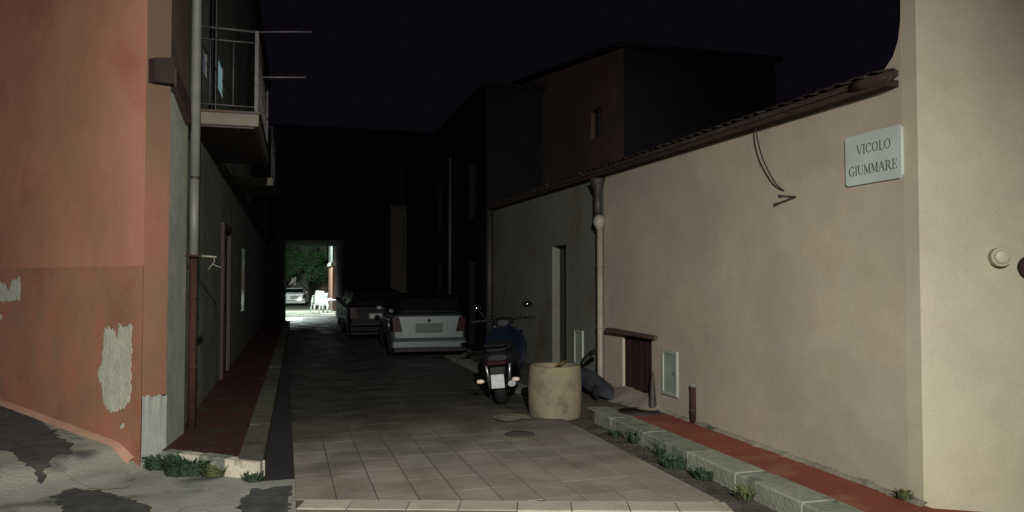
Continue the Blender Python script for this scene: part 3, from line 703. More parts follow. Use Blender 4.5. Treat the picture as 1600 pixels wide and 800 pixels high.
for i in range(N+1):
    t = i/N; p = a+(b-a)*t; zt_ = .63+.03*fbm(t*3,1,2.)-.02*t; q = p+n2*.008
    vs += [(q.x,q.y,-.1),(q.x,q.y,.3),(q.x,q.y,zt_),(p.x,p.y,zt_+.004)]
mb.add(vs, [(i*4+k,(i+1)*4+k,(i+1)*4+k+1,i*4+k+1) for i in range(N) for k in range(3)], True)
mb.build('plaster_base', 'plaster', parent=lbg, label='bare grey plaster at the foot of the corner')
# alley side
XL = -1.19
hl = [(9.35,9.95,1.08,2.62),(13.0,14.1,.1,2.4,.006),(10.9,11.8,3.72,5.9,.006),(12.1,12.85,4.6,5.1,.02),(10.3,10.65,4.36,4.68,.02),(17.5,18.4,1.0,2.4,.006)]
mb = MB(); wallX(mb, XL, 8.55, 30.55, -.1, 9., hl, .2, -1); mb.build('side_wall', 'side_plaster', parent=lbg, label='grey rendered wall facing the alley')
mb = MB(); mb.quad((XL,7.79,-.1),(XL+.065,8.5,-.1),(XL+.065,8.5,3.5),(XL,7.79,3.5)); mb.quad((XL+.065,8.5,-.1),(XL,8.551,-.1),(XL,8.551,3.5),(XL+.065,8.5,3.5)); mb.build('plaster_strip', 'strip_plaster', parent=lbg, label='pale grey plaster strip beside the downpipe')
mb = MB(); mb.quad((XL,7.79,3.5),(XL+.065,8.5,3.5),(XL+.065,8.5,9),(XL,7.79,9)); mb.quad((XL+.065,8.5,3.5),(XL,8.551,3.5),(XL,8.551,9),(XL+.065,8.5,9)); mb.build('upper_strip', 'brown_shade', parent=lbg, label='upper strip of the alley wall, shade put into its brown colour')
MB().prism([(XL-.22,9),(XL-.22,30.5),(-8,30.5),(-7.5,18)], 0, 8.9).build('inner_wall', 'dark_wall', parent=lbg)
MB().prism([(P0.x+.03,P0.y-.05),(XL+.12,7.7),(XL+.12,30.5),(-8,30.5),(fw(9,0)[0],fw(9,0)[1])], 9.002, 9.15).build('roof', 'rooftile', parent=lbg)
q = MB().box((XL-.12,9.35,1.08),(XL-.09,9.95,2.62)).build('window', 'pipe_grey', parent=lbg)
for i in range(9): MB().box((XL-.088,9.38,1.12+i*.165),(XL-.072,9.92,1.25+i*.165),.004).build('slat', 'pipe_grey', parent=q)
MB().box((XL-.08,9.27,1.02),(XL+.07,10.03,1.078),.006).build('sill', 'slab', parent=lbg)
q = MB().box((XL-.1,13.0,.1),(XL-.0055,14.1,2.4)).build('door', 'brown_door', parent=lbg)
for z in (.3,1.3): MB().box((XL-.005,13.12,z),(XL+.006,13.5,z+.85),.005).build('panel', 'brown_door', parent=q); MB().box((XL-.005,13.6,z),(XL+.006,13.98,z+.85),.005).build('panel', 'brown_door', parent=q)
MB().lathe([(.02,0),(.03,.03),(.0001,.05)], (XL+.006,13.15,1.1), 10, 'x').build('knob', 'chrome', parent=q)
jm = MB(); jm.box((XL,12.86,.1),(XL+.05,12.99,2.5)); jm.box((XL,14.11,.1),(XL+.05,14.24,2.5)); jm.box((XL,12.86,2.502),(XL+.05,14.24,2.62)); jm.build('door_frame', 'brown_door', parent=lbg)
q = MB().box((XL-.06,10.9,3.72),(XL-.005,11.8,5.9)).build('balcony_door', 'glass', parent=lbg)
MB().box((XL-.006,11.34,3.74),(XL-.001,11.39,5.88)).build('frame', 'brown_door', parent=q)
q = MB().box((XL-.06,12.1,4.6),(XL-.019,12.85,5.1)).build('window', 'brown_door', parent=lbg)
MB().box((XL-.018,12.13,4.74),(XL-.012,12.82,5.06)).build('pane', 'litglass', parent=q, label='larger lit pane')
MB().box((XL-.018,12.13,4.63),(XL-.012,12.82,4.715)).build('pane', 'litglass', parent=q, label='smaller lit pane')
q = MB().box((XL-.06,10.3,4.36),(XL-.019,10.65,4.68)).build('window', 'brown_door', parent=lbg)
MB().box((XL-.018,10.32,4.38),(XL-.012,10.63,4.66)).build('pane', 'litglass2', parent=q)
q = MB().box((XL-.06,17.5,1.0),(XL-.005,18.4,2.4)).build('window', 'glass', parent=lbg)
# peeled patches of filler on the front
def patch(pp, name, off=.006):
    out = []
    for (px,py) in pp:
        d = Vector(ray(px,py)); n_ = Vector((-DW.y,DW.x,0)); p = Vector((P0.x,P0.y,0)); t = (p-Vector((0,0,H))).dot(n_)/d.dot(n_); q = Vector((0,0,H))+d*t
        out.append(((Vector((q.x,q.y))-P0).dot(DW), q.z))
    cs = .009; t0 = min(p[0] for p in out)-.05; t1 = max(p[0] for p in out)+.05; z0 = min(p[1] for p in out)-.05; z1 = max(p[1] for p in out)+.05
    def ins(t, z):
        t, z = t+.035*fbm(t,z,13.,3.)+.012*fbm(t,z,45.,1.), z+.035*fbm(t,z,13.,8.)+.012*fbm(t,z,45.,6.); c = False; j = len(out)-1
        for i in range(len(out)):
            if (out[i][1] > z) != (out[j][1] > z) and t < (out[j][0]-out[i][0])*(z-out[i][1])/(out[j][1]-out[i][1])+out[i][0]: c = not c
            j = i
        return c
    na = int((t1-t0)/cs)+1; nb = int((z1-z0)/cs)+1; G = [[ins(t0+i*cs,z0+j*cs) for j in range(nb+1)] for i in range(na+1)]; idx = {}; vs = []; fs = []
    def vid(i, j):
        if (i,j) not in idx:
            edge = not all(G[min(max(i+di,0),na)][min(max(j+dj,0),nb)] for di in (-1,0,1) for dj in (-1,0,1))
            idx[(i,j)] = len(vs); vs.append(fw(t0+i*cs, z0+j*cs, .0035 if edge else off+.0015*fbm(t0+i*cs,z0+j*cs,20.)))
        return idx[(i,j)]
    for i in range(na):
        for j in range(nb):
            q = [p for p in ((i,j),(i+1,j),(i+1,j+1),(i,j+1)) if G[p[0]][p[1]]]
            if len(q) >= 3: fs.append(tuple(vid(*p) for p in q))
    mb = MB(); mb.add(vs, fs, True)
    mb.build(name, 'patch', parent=lbg, label='bare plaster patch on the orange wall')
patch([(163,512),(178,512),(182,530),(186,508),(208,508),(206,560),(206,625),(192,640),(176,645),(163,636),(158,600),(152,588),(160,560)], 'plaster_patch')
patch([(-60,440),(0,437),(14,452),(20,436),(32,432),(32,470),(-20,474),(-60,474)], 'plaster_patch')
patch([(0,490),(4,492),(4,500),(0,500),(-10,498),(-10,490)], 'plaster_patch')
patch([(190,664),(194,660),(196,668),(190,672),(186,670)], 'plaster_patch')
# pinkish mortar lip along the wall foot
mb = MB(); vs = []; N = 60
for i in range(N+1):
    t = .1+i*6/N; wd = .07+.03*fbm(t,1,3.); x,y,_ = fw(t,0,0); x2,y2,_ = fw(t,0,wd)
    zg = max(gz(x,y), gz(x2,y2))+.004; vs += [fw(t,zg+.045+.015*fbm(t,7,4.),.004), fw(t,zg+.03,wd*.7), fw(t,gz(x2,y2)-.01,wd)]
mb.add(vs, [(i*3+k,(i+1)*3+k,(i+1)*3+k+1,i*3+k+1) for i in range(N) for k in range(2)], True)
mb.build('wall_foot_lip', 'lip', parent=lbg)
# light concrete apron
sheet(gpoly([(60,660),(110,668),(168,702),(215,735),(210,750),(150,756),(95,735),(120,706),(62,676)], .04), .009, jag=.05).build('concrete_apron', 'street', kind='structure')
# brown box and duct at the corner
vdir = (C1-P0).normalized()
def cf(px, py, o=0.):
    d = Vector(ray(px,py)); n_ = Vector((n2.x,n2.y,0)); p = Vector((P0.x,P0.y,0)); t = (p-Vector((0,0,H))).dot(n_)/d.dot(n_); q = Vector((0,0,H))+d*t; return q+n_*o
bx = thing('junction_box', 'dark brown metal box with a slanting duct high on the orange corner', 'junction box', tuple(cf(247,112)))
A = [cf(232,92),cf(262,92),cf(262,133),cf(232,129)]; B = [p+Vector((n2.x,n2.y,0))*.10 for p in A]
MB().add([tuple(p) for p in A+B], [(0,1,2,3),(4,5,6,7),(0,1,5,4),(1,2,6,5),(2,3,7,6),(3,0,4,7)]).build('box', 'brown_box', parent=bx)
def lx(px, py, X=XL): y_, z_ = onX(px,py,X); return Vector((X,y_,z_))
A = [Vector((XL-.01,7.80,cf(262,104).z)), lx(289,158,XL+.06), lx(289,192,XL+.06), Vector((XL-.01,7.80,cf(262,133).z))]
B = [p+Vector((.06,-.01,0)) for p in A]
MB().add([tuple(p) for p in A+B], [(0,1,2,3),(4,5,6,7),(0,1,5,4),(1,2,6,5),(2,3,7,6),(3,0,4,7)]).build('duct', 'brown_box', parent=bx)
# left downpipe
px_, py_ = -1.08, 8.72
dl = thing('downpipe', 'grey plastic downpipe with rusty iron lower length at the left corner', 'downpipe', (px_,py_,.1))
MB().tube([(px_,py_,1.96),(px_,py_,2.78)], .047, 14).build('pipe_length', 'pipe_grey', parent=dl)
MB().tube([(px_,py_,2.81),(px_,py_,9)], .050, 14).build('pipe_length', 'pipe_grey', parent=dl)
MB().tube([(px_,py_,2.775),(px_,py_,2.812)], .044, 14).build('joint', 'pipe_dark', parent=dl)
MB().tube([(px_,py_,.11),(px_,py_,1.962)], .042, 14).build('iron_length', 'rust', parent=dl)
MB().tube([(px_-.06,py_,3.53),(px_+.02,py_,3.53)], .02, 8).build('bracket', 'lip', parent=dl)
for z in (.75,1.5): MB().tube([(px_,py_,z),(px_,py_,z+.04)], .049, 14).build('collar', 'rust', parent=dl)
# drying rod with hanger
zr = onX(300,402,-1.15)[1]
dr_ = thing('drying_rod', 'thin horizontal rod with a pale end fixed beside the downpipe', 'rod', (-1.15,8.4,zr))
MB().tube([(-1.22,8.2,zr),(-1.08,8.62,zr),(-.99,8.6,zr)], .012, 8).build('rod', 'rust', parent=dr_)
MB().tube([(-.99,8.6,zr),(-.84,8.6,zr-.01)], .011, 8).build('rod_end', 'pipe_white', parent=dr_)
hx, hy = -.87, 8.6
hg = thing('wire_hanger', 'bent white wire hanger dangling from the drying rod', 'hanger', (hx,hy,zr-.1))
MB().tube([(hx,hy,zr-.005),(hx+.012,hy,zr-.05),(hx-.01,hy,zr-.09),(hx-.03,hy,zr-.115),(hx-.055,hy,zr-.15)], .004, 6).build('hook', 'pipe_white', parent=hg)
MB().tube([(hx-.005,hy,zr-.085),(hx+.03,hy,zr-.105),(hx+.075,hy,zr-.12)], .004, 6).build('arm', 'pipe_white', parent=hg)
# plaque on the plaster strip
c = lx(272,356); bb = MB().box((XL-.002,c.y-.06,c.z-.09),(XL+.012,c.y+.10,c.z+.08),.004)
solo(bb, 'small_plaque', 'shutter', 'small dark grey plaque on the plaster strip left of the downpipe', 'plaque', (XL,c.y,c.z))
# balcony
BZ0, BZ1, BY0, BY1, BX1 = 3.47, 3.61, 9.15, 12.1, -.455
bl = thing('balcony', 'concrete balcony with thin grey iron railing over the left pavement', 'balcony', (XL,BY0,BZ0))
MB().box((XL+.002,BY0,BZ0),(BX1,BY1,BZ1),.008).build('slab', 'slab', parent=bl)
MB().box((XL+.002,BY0+.05,BZ0-.02),(BX1-.05,BY1-.05,BZ0-.001)).build('soffit', 'slab_under', parent=bl)
MB().box((XL+.002,BY0-.01,BZ1+.001),(BX1+.02,BY1+.01,BZ1+.03),.005).build('coping', 'slab_under', parent=bl)
rl = MB(); zt_ = 4.58
RX = BX1-.03; rb = BZ1+.09
MB().tube([(XL,BY0+.04,zt_+.02),(RX,BY0+.04,zt_)], .014, 6).build('top_rail', 'rail', parent=bl)
MB().tube([(RX,BY0+.04,zt_),(RX,BY1-.04,zt_)], .014, 6).build('top_rail', 'rail', parent=bl)
for z in (zt_-.13, rb):
    MB().tube([(XL,BY0+.04,z+.01),(RX,BY0+.04,z)], .009, 6).build('rail', 'rail', parent=bl)
    MB().tube([(RX,BY0+.04,z),(RX,BY1-.04,z)], .009, 6).build('rail', 'rail', parent=bl)
MB().box((RX-.02,BY0+.02,BZ1),(RX+.02,BY0+.06,zt_+.01)).build('post', 'rail', parent=bl)
MB().box((RX-.02,BY1-.06,BZ1),(RX+.02,BY1-.02,zt_+.01)).build('post', 'rail', parent=bl)
for i,x in enumerate((-.99,-.74)): MB().tube([(x,BY0+.04,rb),(x,BY0+.04,zt_-.13)], .009, 6).build('baluster', 'rail', parent=bl)
for i in range(1,12):
    yy = BY0+.04+i*(BY1-BY0-.08)/12; MB().tube([(RX,yy,rb),(RX,yy,zt_-.13)], .008, 6).build('baluster', 'rail', parent=bl)
for k,(z,x1,dz,lab) in enumerate(((zt_,.13,.06,'thin grey clothes line arm reaching out from the top of the balcony railing'),(4.05,.07,.04,'shorter thin clothes line arm below the top one on the balcony railing'))):
    solo(MB().tube([(0,0,0),(x1-RX,-.0,dz)], .011, 6), 'clothesline_arm', 'rail', lab, 'clothes line arm', (RX+.0,BY0+.03,z), None).location = (RX,BY0+.03,z)
for o in list(bpy.data.objects):
    if o.name.startswith('clothesline_arm'):
        w_ = o['_w']; o.data.transform(Matrix.Translation(Vector(w_)))
# lower far balcony (dim)
b2 = thing('balcony', 'second dim balcony farther along the left wall', 'balcony', (XL,14.6,3.3))
MB().box((XL+.002,14.4,3.42),(-.46,16.4,3.56),.008).build('slab', 'slab', parent=b2)
MB().tube([(-.49,14.44,4.5),(-.49,16.36,4.5)], .014, 6).build('top_rail', 'rail', parent=b2)
MB().tube([(XL,14.44,4.5),(-.49,14.44,4.5)], .014, 6).build('top_rail', 'rail', parent=b2)
for yy in (14.44,15.0,15.6,16.36): MB().tube([(-.49,yy,3.56),(-.49,yy,4.5)], .010, 6).build('baluster', 'rail', parent=b2)

# ------------------------------------------------------------------ cars
def make_car(label, paint, plate='plate', name='parked_car', wagon=True, group=None):
    t = thing(name, label, 'car', (0,0,0), group)
    Ln, hw = 4.3, .86
    # lower body rings along y (0 = rear)
    st = [(.0,.78,.30,.90),(.05,.83,.22,.95),(.35,.86,.18,.965),(1.2,.865,.18,.96),(2.6,.865,.18,.95),(3.0,.86,.18,.93),(3.7,.84,.18,.86),(4.1,.80,.2,.76),(4.25,.72,.25,.66),(4.3,.64,.32,.58)]
    rings = []
    for y,w_,zb_,zt2 in st:
        pr_ = [(.82*w_,zb_),(.97*w_,zb_+.12),(w_,zb_+.38 if zt2-zb_>.45 else (zb_+zt2)/2),(.985*w_,zt2-.14),(.93*w_,zt2-.02),(.80*w_,zt2)]
        ring = [(x,y,z) for x,z in pr_]+[(-x,y,z) for x,z in reversed(pr_)]
        rings.append(ring)
    MB().loft(rings).build('body', paint, parent=t)
    ry = .12 if wagon else .45
    gs = [(ry-.10,.74,.70,.94,1.02),(ry+.06,.78,.66,.94,1.33),(ry+.22,.80,.62,.94,1.405),(1.6,.80,.62,.94,1.43),(2.3,.80,.60,.94,1.40),(3.05,.78,.7,.92,.96)]
    rings = []
    for y,wb,wt,z0,z1 in gs:
        ring = [(wb,y,z0),(wb-(wb-wt)*.55,y,z0+(z1-z0)*.72),(wt,y,z1-.03),(wt*.85,y,z1),(-wt*.85,y,z1),(-wt,y,z1-.03),(-wb+(wb-wt)*.55,y,z0+(z1-z0)*.72),(-wb,y,z0)]
        rings.append(ring)
    MB().loft(rings).build('cabin', 'darkpaint' if paint == 'silver' else paint, parent=t)  # dark paint stands in for shade on the silver car's cabin
    # rear window: sheet just proud of the tailgate
    y0,y1 = ry-.118, ry+.05
    MB().add([(-.735,y0,.975),(.735,y0,.975),(.665,y1,1.35),(-.665,y1,1.35),(-.735,y0+.05,.975),(.735,y0+.05,.975),(.665,y1+.05,1.35),(-.665,y1+.05,1.35)],
             [(0,1,2,3),(4,5,6,7),(0,1,5,4),(1,2,6,5),(2,3,7,6),(3,0,4,7)]).build('rear_window', 'carglass', parent=t)
    for s_ in (-1,1):
        for (ya,yb) in ((.40,1.25),(1.32,2.35)):
            yc = yb if ya < 1 else yb-.35; 
            MB().add([(s_*.795,ya,.98),(s_*.805,yb,.98),(s_*.70,yc,1.33),(s_*.70,ya+.05,1.33),(s_*.77,ya,.98),(s_*.78,yb,.98),(s_*.67,yc,1.33),(s_*.67,ya+.05,1.33)],
             [(0,1,2,3),(4,5,6,7),(0,1,5,4),(1,2,6,5),(2,3,7,6),(3,0,4,7)]).build('side_window', 'carglass', parent=t)
        # tail lamp wraps the corner
        MB().add([(s_*.835,-.012,.90),(s_*.68,-.018,.90),(s_*.60,-.020,.58),(s_*.80,-.014,.58),(s_*.872,.16,.88),(s_*.872,.14,.60),(s_*.68,.05,.90),(s_*.60,.05,.58)],
             [(0,1,2,3),(0,3,5,4),(0,4,6,1),(3,2,7,5),(1,6,7,2),(4,5,7,6)]).build('tail_lamp', 'redlens', parent=t)
        MB().box((s_*.88,2.45,.98),(s_*1.03,2.57,1.10),.03).build('door_mirror', paint, parent=t)
        for yh in (1.28,2.1): MB().box((s_*.855,yh,.80),(s_*.885,yh+.17,.83),.008).build('door_handle', 'chrome', parent=t)
        for yw in (.78,3.42):
            wh = MB().lathe([(.20,-.08),(.29,-.10),(.315,-.07),(.315,.07),(.29,.10),(.20,.08)], (s_*.765,yw,.315), 24, 'x').build('wheel', 'rubber', parent=t)
            MB().lathe([(.205,.0),(.205,.092 if s_>0 else -.092),(.06,.098 if s_>0 else -.098),(.0001,.10 if s_>0 else -.10)], (s_*.765,yw,.315), 18, 'x').build('rim', 'rim', parent=wh)
        MB().box((s_*.55,4.18,.58),(s_*.78,4.29,.70),.03).build('headlamp', 'amber', parent=t)
    # bumper, seam, plate recess, plate, wiper, badge
    MB().box((-.845,-.075,.20),(.845,.12,.40),.04).build('bumper', paint, parent=t)
    MB().box((-.80,-.062,.13),(.80,.10,.20),.01).build('lower_bumper', 'blackplastic', parent=t)
    MB().box((-.82,-.032,.402),(.82,.02,.442)).build('seam', 'blackplastic', parent=t)
    tg = MB().add([(-.70,-.006,.92),(.70,-.006,.92),(.58,-.026,.44),(-.58,-.026,.44),(-.70,.06,.92),(.70,.06,.92),(.58,.06,.44),(-.58,.06,.44)],
             [(0,1,2,3),(4,5,6,7),(0,1,5,4),(1,2,6,5),(2,3,7,6),(3,0,4,7)]).build('tailgate', paint, parent=t)
    MB().box((-.31,-.040,.56),(.31,-.015,.76),.008).build('plate_recess', 'plate_dark', parent=tg)
    MB().box((-.26,-.046,.60),(.26,-.0405,.71),.003).build('number_plate', plate, parent=tg)
    MB().tube([(0,-.04,1.0),(.02,-.045,1.02),(.3,ry-.11,1.07)], .01, 6).build('wiper', 'blackplastic', parent=t)
    MB().lathe([(.035,-.022),(.03,-.028),(.0001,-.03)], (0,0,.83), 14, 'y').build('badge', 'blackplastic', parent=tg)
    return t
def place(t, x, y, z, rz, s=1.): t.location = (x,y,z); t.rotation_euler = (0,0,R(rz)); t.scale = (s,s,s)
c1 = make_car('silver estate car parked tail out at the right of the alley', 'silver', 'plate_dark'); place(c1, 2.78, 16.5, 0, -2, .97)
c2 = make_car('dark car parked directly beyond the silver estate car', 'darkpaint', wagon=False); place(c2, 2.25, 22.0, 0, 0)
c3 = make_car('dark grey car farthest in the row before the passage', 'darkpaint2', wagon=False); place(c3, 2.35, 26.0, 0, 1, .97)
c4 = make_car('white car parked in the lit square beyond the passage', 'whitepaint', 'plate'); place(c4, -.28, 63.0, gz(0,64)+.01, 0, 1)

# ------------------------------------------------------------------ scooter (rear towards us)
def make_scooter():
    t = thing('scooter', 'dark scooter with blue front shield parked beside the concrete ring', 'scooter', (0,0,0))
    def wheel(y, r, wd):
        wh = MB().lathe([(r*.6,-wd*.8),(r*.85,-wd),(r*.97,-wd*.6),(r,0),(r*.97,wd*.6),(r*.85,wd),(r*.6,wd*.8)], (0,y,r), 26, 'x').build('wheel', 'rubber', parent=t)
        MB().lathe([(r*.6,-wd*.5),(.04,-wd*.6),(.04,wd*.6),(r*.6,wd*.5)], (0,y,r), 18, 'x').build('rim', 'rim', parent=wh)
    wheel(.28,.24,.06); wheel(1.55,.24,.055)
    def ell(rings_, name, m):
        rr = []
        for (y,z,hw_,hh_) in rings_: rr.append([(hw_*math.copysign(abs(math.cos(a))**.75,math.cos(a)), y, z+hh_*math.copysign(abs(math.sin(a))**.75,math.sin(a))) for a in [2*PI*k/16 for k in range(16)]])
        return MB().loft(rr).build(name, m, parent=t)
    ell([(.02,.62,.09,.05),(.06,.62,.15,.09),(.2,.60,.19,.14),(.45,.56,.20,.18),(.7,.50,.19,.19),(.9,.36,.16,.12),(1.0,.28,.14,.05)], 'body', 'scooter')
    ell([(.05,.74,.10,.025),(.1,.755,.15,.04),(.35,.77,.17,.05),(.6,.75,.15,.05),(.85,.71,.12,.04),(.92,.70,.06,.02)], 'seat', 'seat')
    ell([(.85,.24,.14,.05),(1.1,.22,.16,.04),(1.32,.26,.14,.06)], 'footboard', 'blackplastic')
    # front leg shield
    rr = []
    for (z,y,hw_,th) in ((.28,1.36,.13,.05),(.45,1.38,.21,.05),(.65,1.36,.25,.06),(.82,1.30,.23,.06),(.95,1.24,.14,.06),(1.0,1.22,.09,.05)):
        rr.append([(hw_*math.cos(a), y+th*math.sin(a)-.10*(math.cos(a)**2), z) for a in [2*PI*k/16 for k in range(16)]])
    MB().loft(rr).build('leg_shield', 'scooterblue', parent=t, label='blue front shield')
    ell([(1.12,1.02,.06,.04),(1.16,1.03,.12,.06),(1.28,1.03,.12,.07),(1.36,1.02,.06,.04)], 'headset', 'scooter')
    ell([(1.28,.42,.05,.02),(1.4,.49,.08,.035),(1.6,.52,.09,.035),(1.78,.45,.06,.02)], 'front_mudguard', 'scooter')
    ell([(.0,.40,.05,.02),(.03,.44,.08,.03),(.1,.50,.09,.04),(.3,.53,.09,.04)], 'rear_mudguard', 'blackplastic')
    for s_ in (-1,1):
        MB().tube([(s_*.08,1.22,1.05),(s_*.22,1.18,1.07),(s_*.28,1.14,1.07)], .014, 8).build('handlebar', 'blackplastic', parent=t)
        MB().tube([(s_*.25,1.155,1.07),(s_*.37,1.10,1.065)], .02, 8).build('grip', 'rubber', parent=t)
        MB().tube([(s_*.20,1.17,1.08),(s_*.24,1.17,1.18),(s_*.30,1.15,1.24)], .007, 6).build('mirror_stem', 'blackplastic', parent=t)
        mr = MB().lathe([(.002,-.014),(.05,-.012),(.055,.0),(.04,.02),(.002,.028)], (0,0,0), 14, 'y'); mr.v = [(x*1.2+s_*.30,y+1.145,z*.8+1.26) for x,y,z in mr.v]; mr = mr.build('mirror', 'blackplastic', parent=t)
        g_ = MB().lathe([(.044,-.0155),(.0001,-.016)], (0,0,0), 14, 'y'); g_.v = [(x*1.2+s_*.30,y+1.145,z*.8+1.26) for x,y,z in g_.v]; g_.build('mirror_glass', 'chrome', parent=mr)
        MB().tube([(s_*.08,-.0,.345),(s_*.15,.0,.35)], .008, 6).build('indicator_stem', 'blackplastic', parent=t)
        ind = MB().lathe([(.002,-.03),(.026,-.02),(.03,0),(.02,.025),(.002,.03)], (0,0,0), 12, 'x'); ind.v = [(x*1.4+s_*.185,y-.01,z+.35) for x,y,z in ind.v]; ind.build('indicator', 'amber', parent=t)
    MB().box((-.11,-.02,.54),(.11,.06,.60),.015).build('tail_lamp', 'redlens', parent=t)
    MB().box((-.07,-.045,.30),(.07,-.02,.52)).build('plate_holder', 'blackplastic', parent=t)
    MB().box((-.068,-.055,.255),(.068,-.047,.43),.004).build('number_plate', 'plate', parent=t)
    MB().tube([(.0,.28,.24),(.13,.35,.24),(.15,.7,.26)], .03, 8).build('swingarm', 'blackplastic', parent=t)
    MB().tube([(.14,-.02,.30),(.15,.2,.28),(.14,.55,.22)], [.04,.05,.03], 10).build('exhaust', 'rim', parent=t)
    for s_ in (-1,1): MB().tube([(s_*.075,1.55,.24),(s_*.075,1.42,.6),(0.03*s_,1.30,.9)], .016, 8).build('fork', 'rim', parent=t)
    for s_ in (-1,1): MB().tube([(s_*.1,.12,.24),(s_*.13,.1,.6)], .016, 8).build('shock', 'rim', parent=t)
    MB().tube([(-.12,.62,.24),(-.16,.55,.02)], .012, 6).build('stand', 'blackplastic', parent=t)
    rr = [(-.02,.86,.10,.01)]
    MB().tube([(-.12,-.02,.78),(-.10,-.10,.80),(.10,-.10,.80),(.12,-.02,.78)], .012, 8).build('grab_rail', 'rubber', parent=t)
    return t
sc = make_scooter(); sc.location = (2.60,9.75,0); sc.rotation_euler = (R(0),R(-5),R(-21)); sc.scale = (1.28,1.05,1.04)

# ------------------------------------------------------------------ weeds
def weed(x, y, z, r, h, n, label, m='weed', grp='weeds growing from the cracks', leafw=.014):
    mb = MB()
    for i in range(int(n*1.8)):
        a = random.uniform(0,2*PI); rr = r*random.random()**.6; px,py = rr*math.cos(a), rr*math.sin(a)
        L0 = h*random.uniform(.3,1.1); lean = random.uniform(.1,1.0); dx,dy = math.cos(a)*lean, math.sin(a)*lean; wv = leafw*random.uniform(.3,.9)
        tx,ty = -math.sin(a)*wv, math.cos(a)*wv
        b0 = (px,py,0); m1 = (px+dx*L0*.45,py+dy*L0*.45,L0*.6); t1 = (px+dx*L0,py+dy*L0,L0*.85)
        mb.add([(b0[0]-tx*.4,b0[1]-ty*.4,0),(b0[0]+tx*.4,b0[1]+ty*.4,0),(m1[0]+tx,m1[1]+ty,m1[2]),(m1[0]-tx,m1[1]-ty,m1[2]),t1], [(0,1,2,3),(3,2,4)])
        if i % 3 == 0:   # side leaf
            q = (m1[0]+random.uniform(-.05,.05), m1[1]+random.uniform(-.05,.05), m1[2]+.02)
            mb.add([m1,(m1[0]+wv*1.5,m1[1],m1[2]+.015),q,(m1[0],m1[1]+wv*1.5,m1[2]-.01)], [(0,1,2,3)])
    o = mb.build('weed', m); o.location = (x,y,z); return tag(o, label, 'weed', grp)
weed(-.93,7.36,-.02,.20,.17,220,'dark green bushy weed in front of the left pavement edge', leafw=.02)
weed(-1.22,7.56,-.01,.10,.13,80,'small weed at the foot of the orange corner')
weed(-.70,7.17,-.02,.10,.12,70,'small yellowish weed between the pale kerb stones', 'grass')
weed(-.36,6.88,-.02,.08,.08,50,'low weed at the outer corner of the left kerb')
for (x,y,r,h,n,lab,m_) in ((3.40,5.9,.10,.10,70,'green weed tuft against the right kerb nearest the camera','weed'),(3.36,6.35,.13,.12,100,'largest green weed tuft in the right gutter','weed'),
      (3.42,6.75,.06,.17,30,'tall thin weed standing against the right kerb','weed'),(3.42,7.35,.05,.2,22,'second tall thin weed farther along the right kerb','weed'),
      (3.38,5.25,.07,.14,35,'dry weed at the foot of the right kerb near the bottom edge','grass'),(3.38,7.75,.08,.08,40,'low weed at the far end of the right gutter','weed')):
    weed(x,y,-.02,r,h,n,lab,m_)
o_ = weed(4.2,4.5,.13,.05,.09,24,'dry grass tuft at the foot of the cream corner','grass')
# litter and gravel in the right gutter
gr = MB()
for i in range(700):
    x = random.uniform(3.15,3.44); y = random.uniform(4.4,8.6); s_ = random.uniform(.003,.010)
    gr.box((x-s_,y-s_,-.03),(x+s_,y+s_*.8,-.028+s_),.003)
gr.build('gravel', 'mud', kind='stuff')

# ------------------------------------------------------------------ beyond the passage
def tree(x, y, z0, H_, rx, rz_, label, n=5200):
    t = thing('tree', label, 'tree', (x,y,z0))
    tk = MB(); tk.tube([(x,y,z0-.1),(x+.04,y,z0+.7),(x-.05,y+.05,z0+1.5),(x,y,z0+H_*.6)], [.17,.13,.11,.05], 10)
    for i in range(9):
        a = i*2.4; s0_ = z0+1.3+.12*i; tk.tube([(x,y,s0_),(x+rx*.35*math.cos(a),y+rx*.35*math.sin(a),s0_+.5),(x+rx*.75*math.cos(a),y+rx*.75*math.sin(a),s0_+1.1+.05*i)], [.06,.035,.012], 6)
    tk.build('trunk', 'bark', parent=t)
    cr = MB(); cl = []
    for i in range(46):
        while True:
            p = Vector((random.uniform(-1,1),random.uniform(-1,1),random.uniform(-1,1)))
            if .35 < p.length < 1: break
        cl.append((Vector((x+p.x*rx*.85, y+p.y*rx*.85, z0+H_*.58+p.z*rz_*.85)), random.uniform(.3,.62)))
    for i in range(n):
        c,r = random.choice(cl); d = Vector((random.gauss(0,1),random.gauss(0,1),random.gauss(0,.8))).normalized()*r*random.random()**.4
        p = c+d; s_ = random.uniform(.045,.10); u = Vector((random.gauss(0,1),random.gauss(0,1),random.gauss(0,1))).normalized(); v_ = u.cross(Vector((random.random(),random.random(),random.random()))).normalized()
        cr.add([tuple(p-u*s_),tuple(p+v_*s_*.5),tuple(p+u*s_),tuple(p-v_*s_*.5)], [(0,1,2,3)])
    me = bpy.data.meshes.new('crown'); w_ = t['_w']
    me.from_pydata([(a-w_[0],b-w_[1],c-w_[2]) for a,b,c in cr.v],[],cr.f); me.materials.append(M['leaf'])
    o = bpy.data.objects.new('crown', me); COL.objects.link(o); o.parent = t; o['_w'] = list(w_)
    return t
zf = gz(0,55)
tree(1.0,68.5,gz(0,68),6.0,1.95,1.75,'round dark green tree seen through the passage', 6500)
tree(-.95,70.2,gz(0,68),6.2,1.7,1.9,'darker second green tree on the left seen through the passage', 4500)
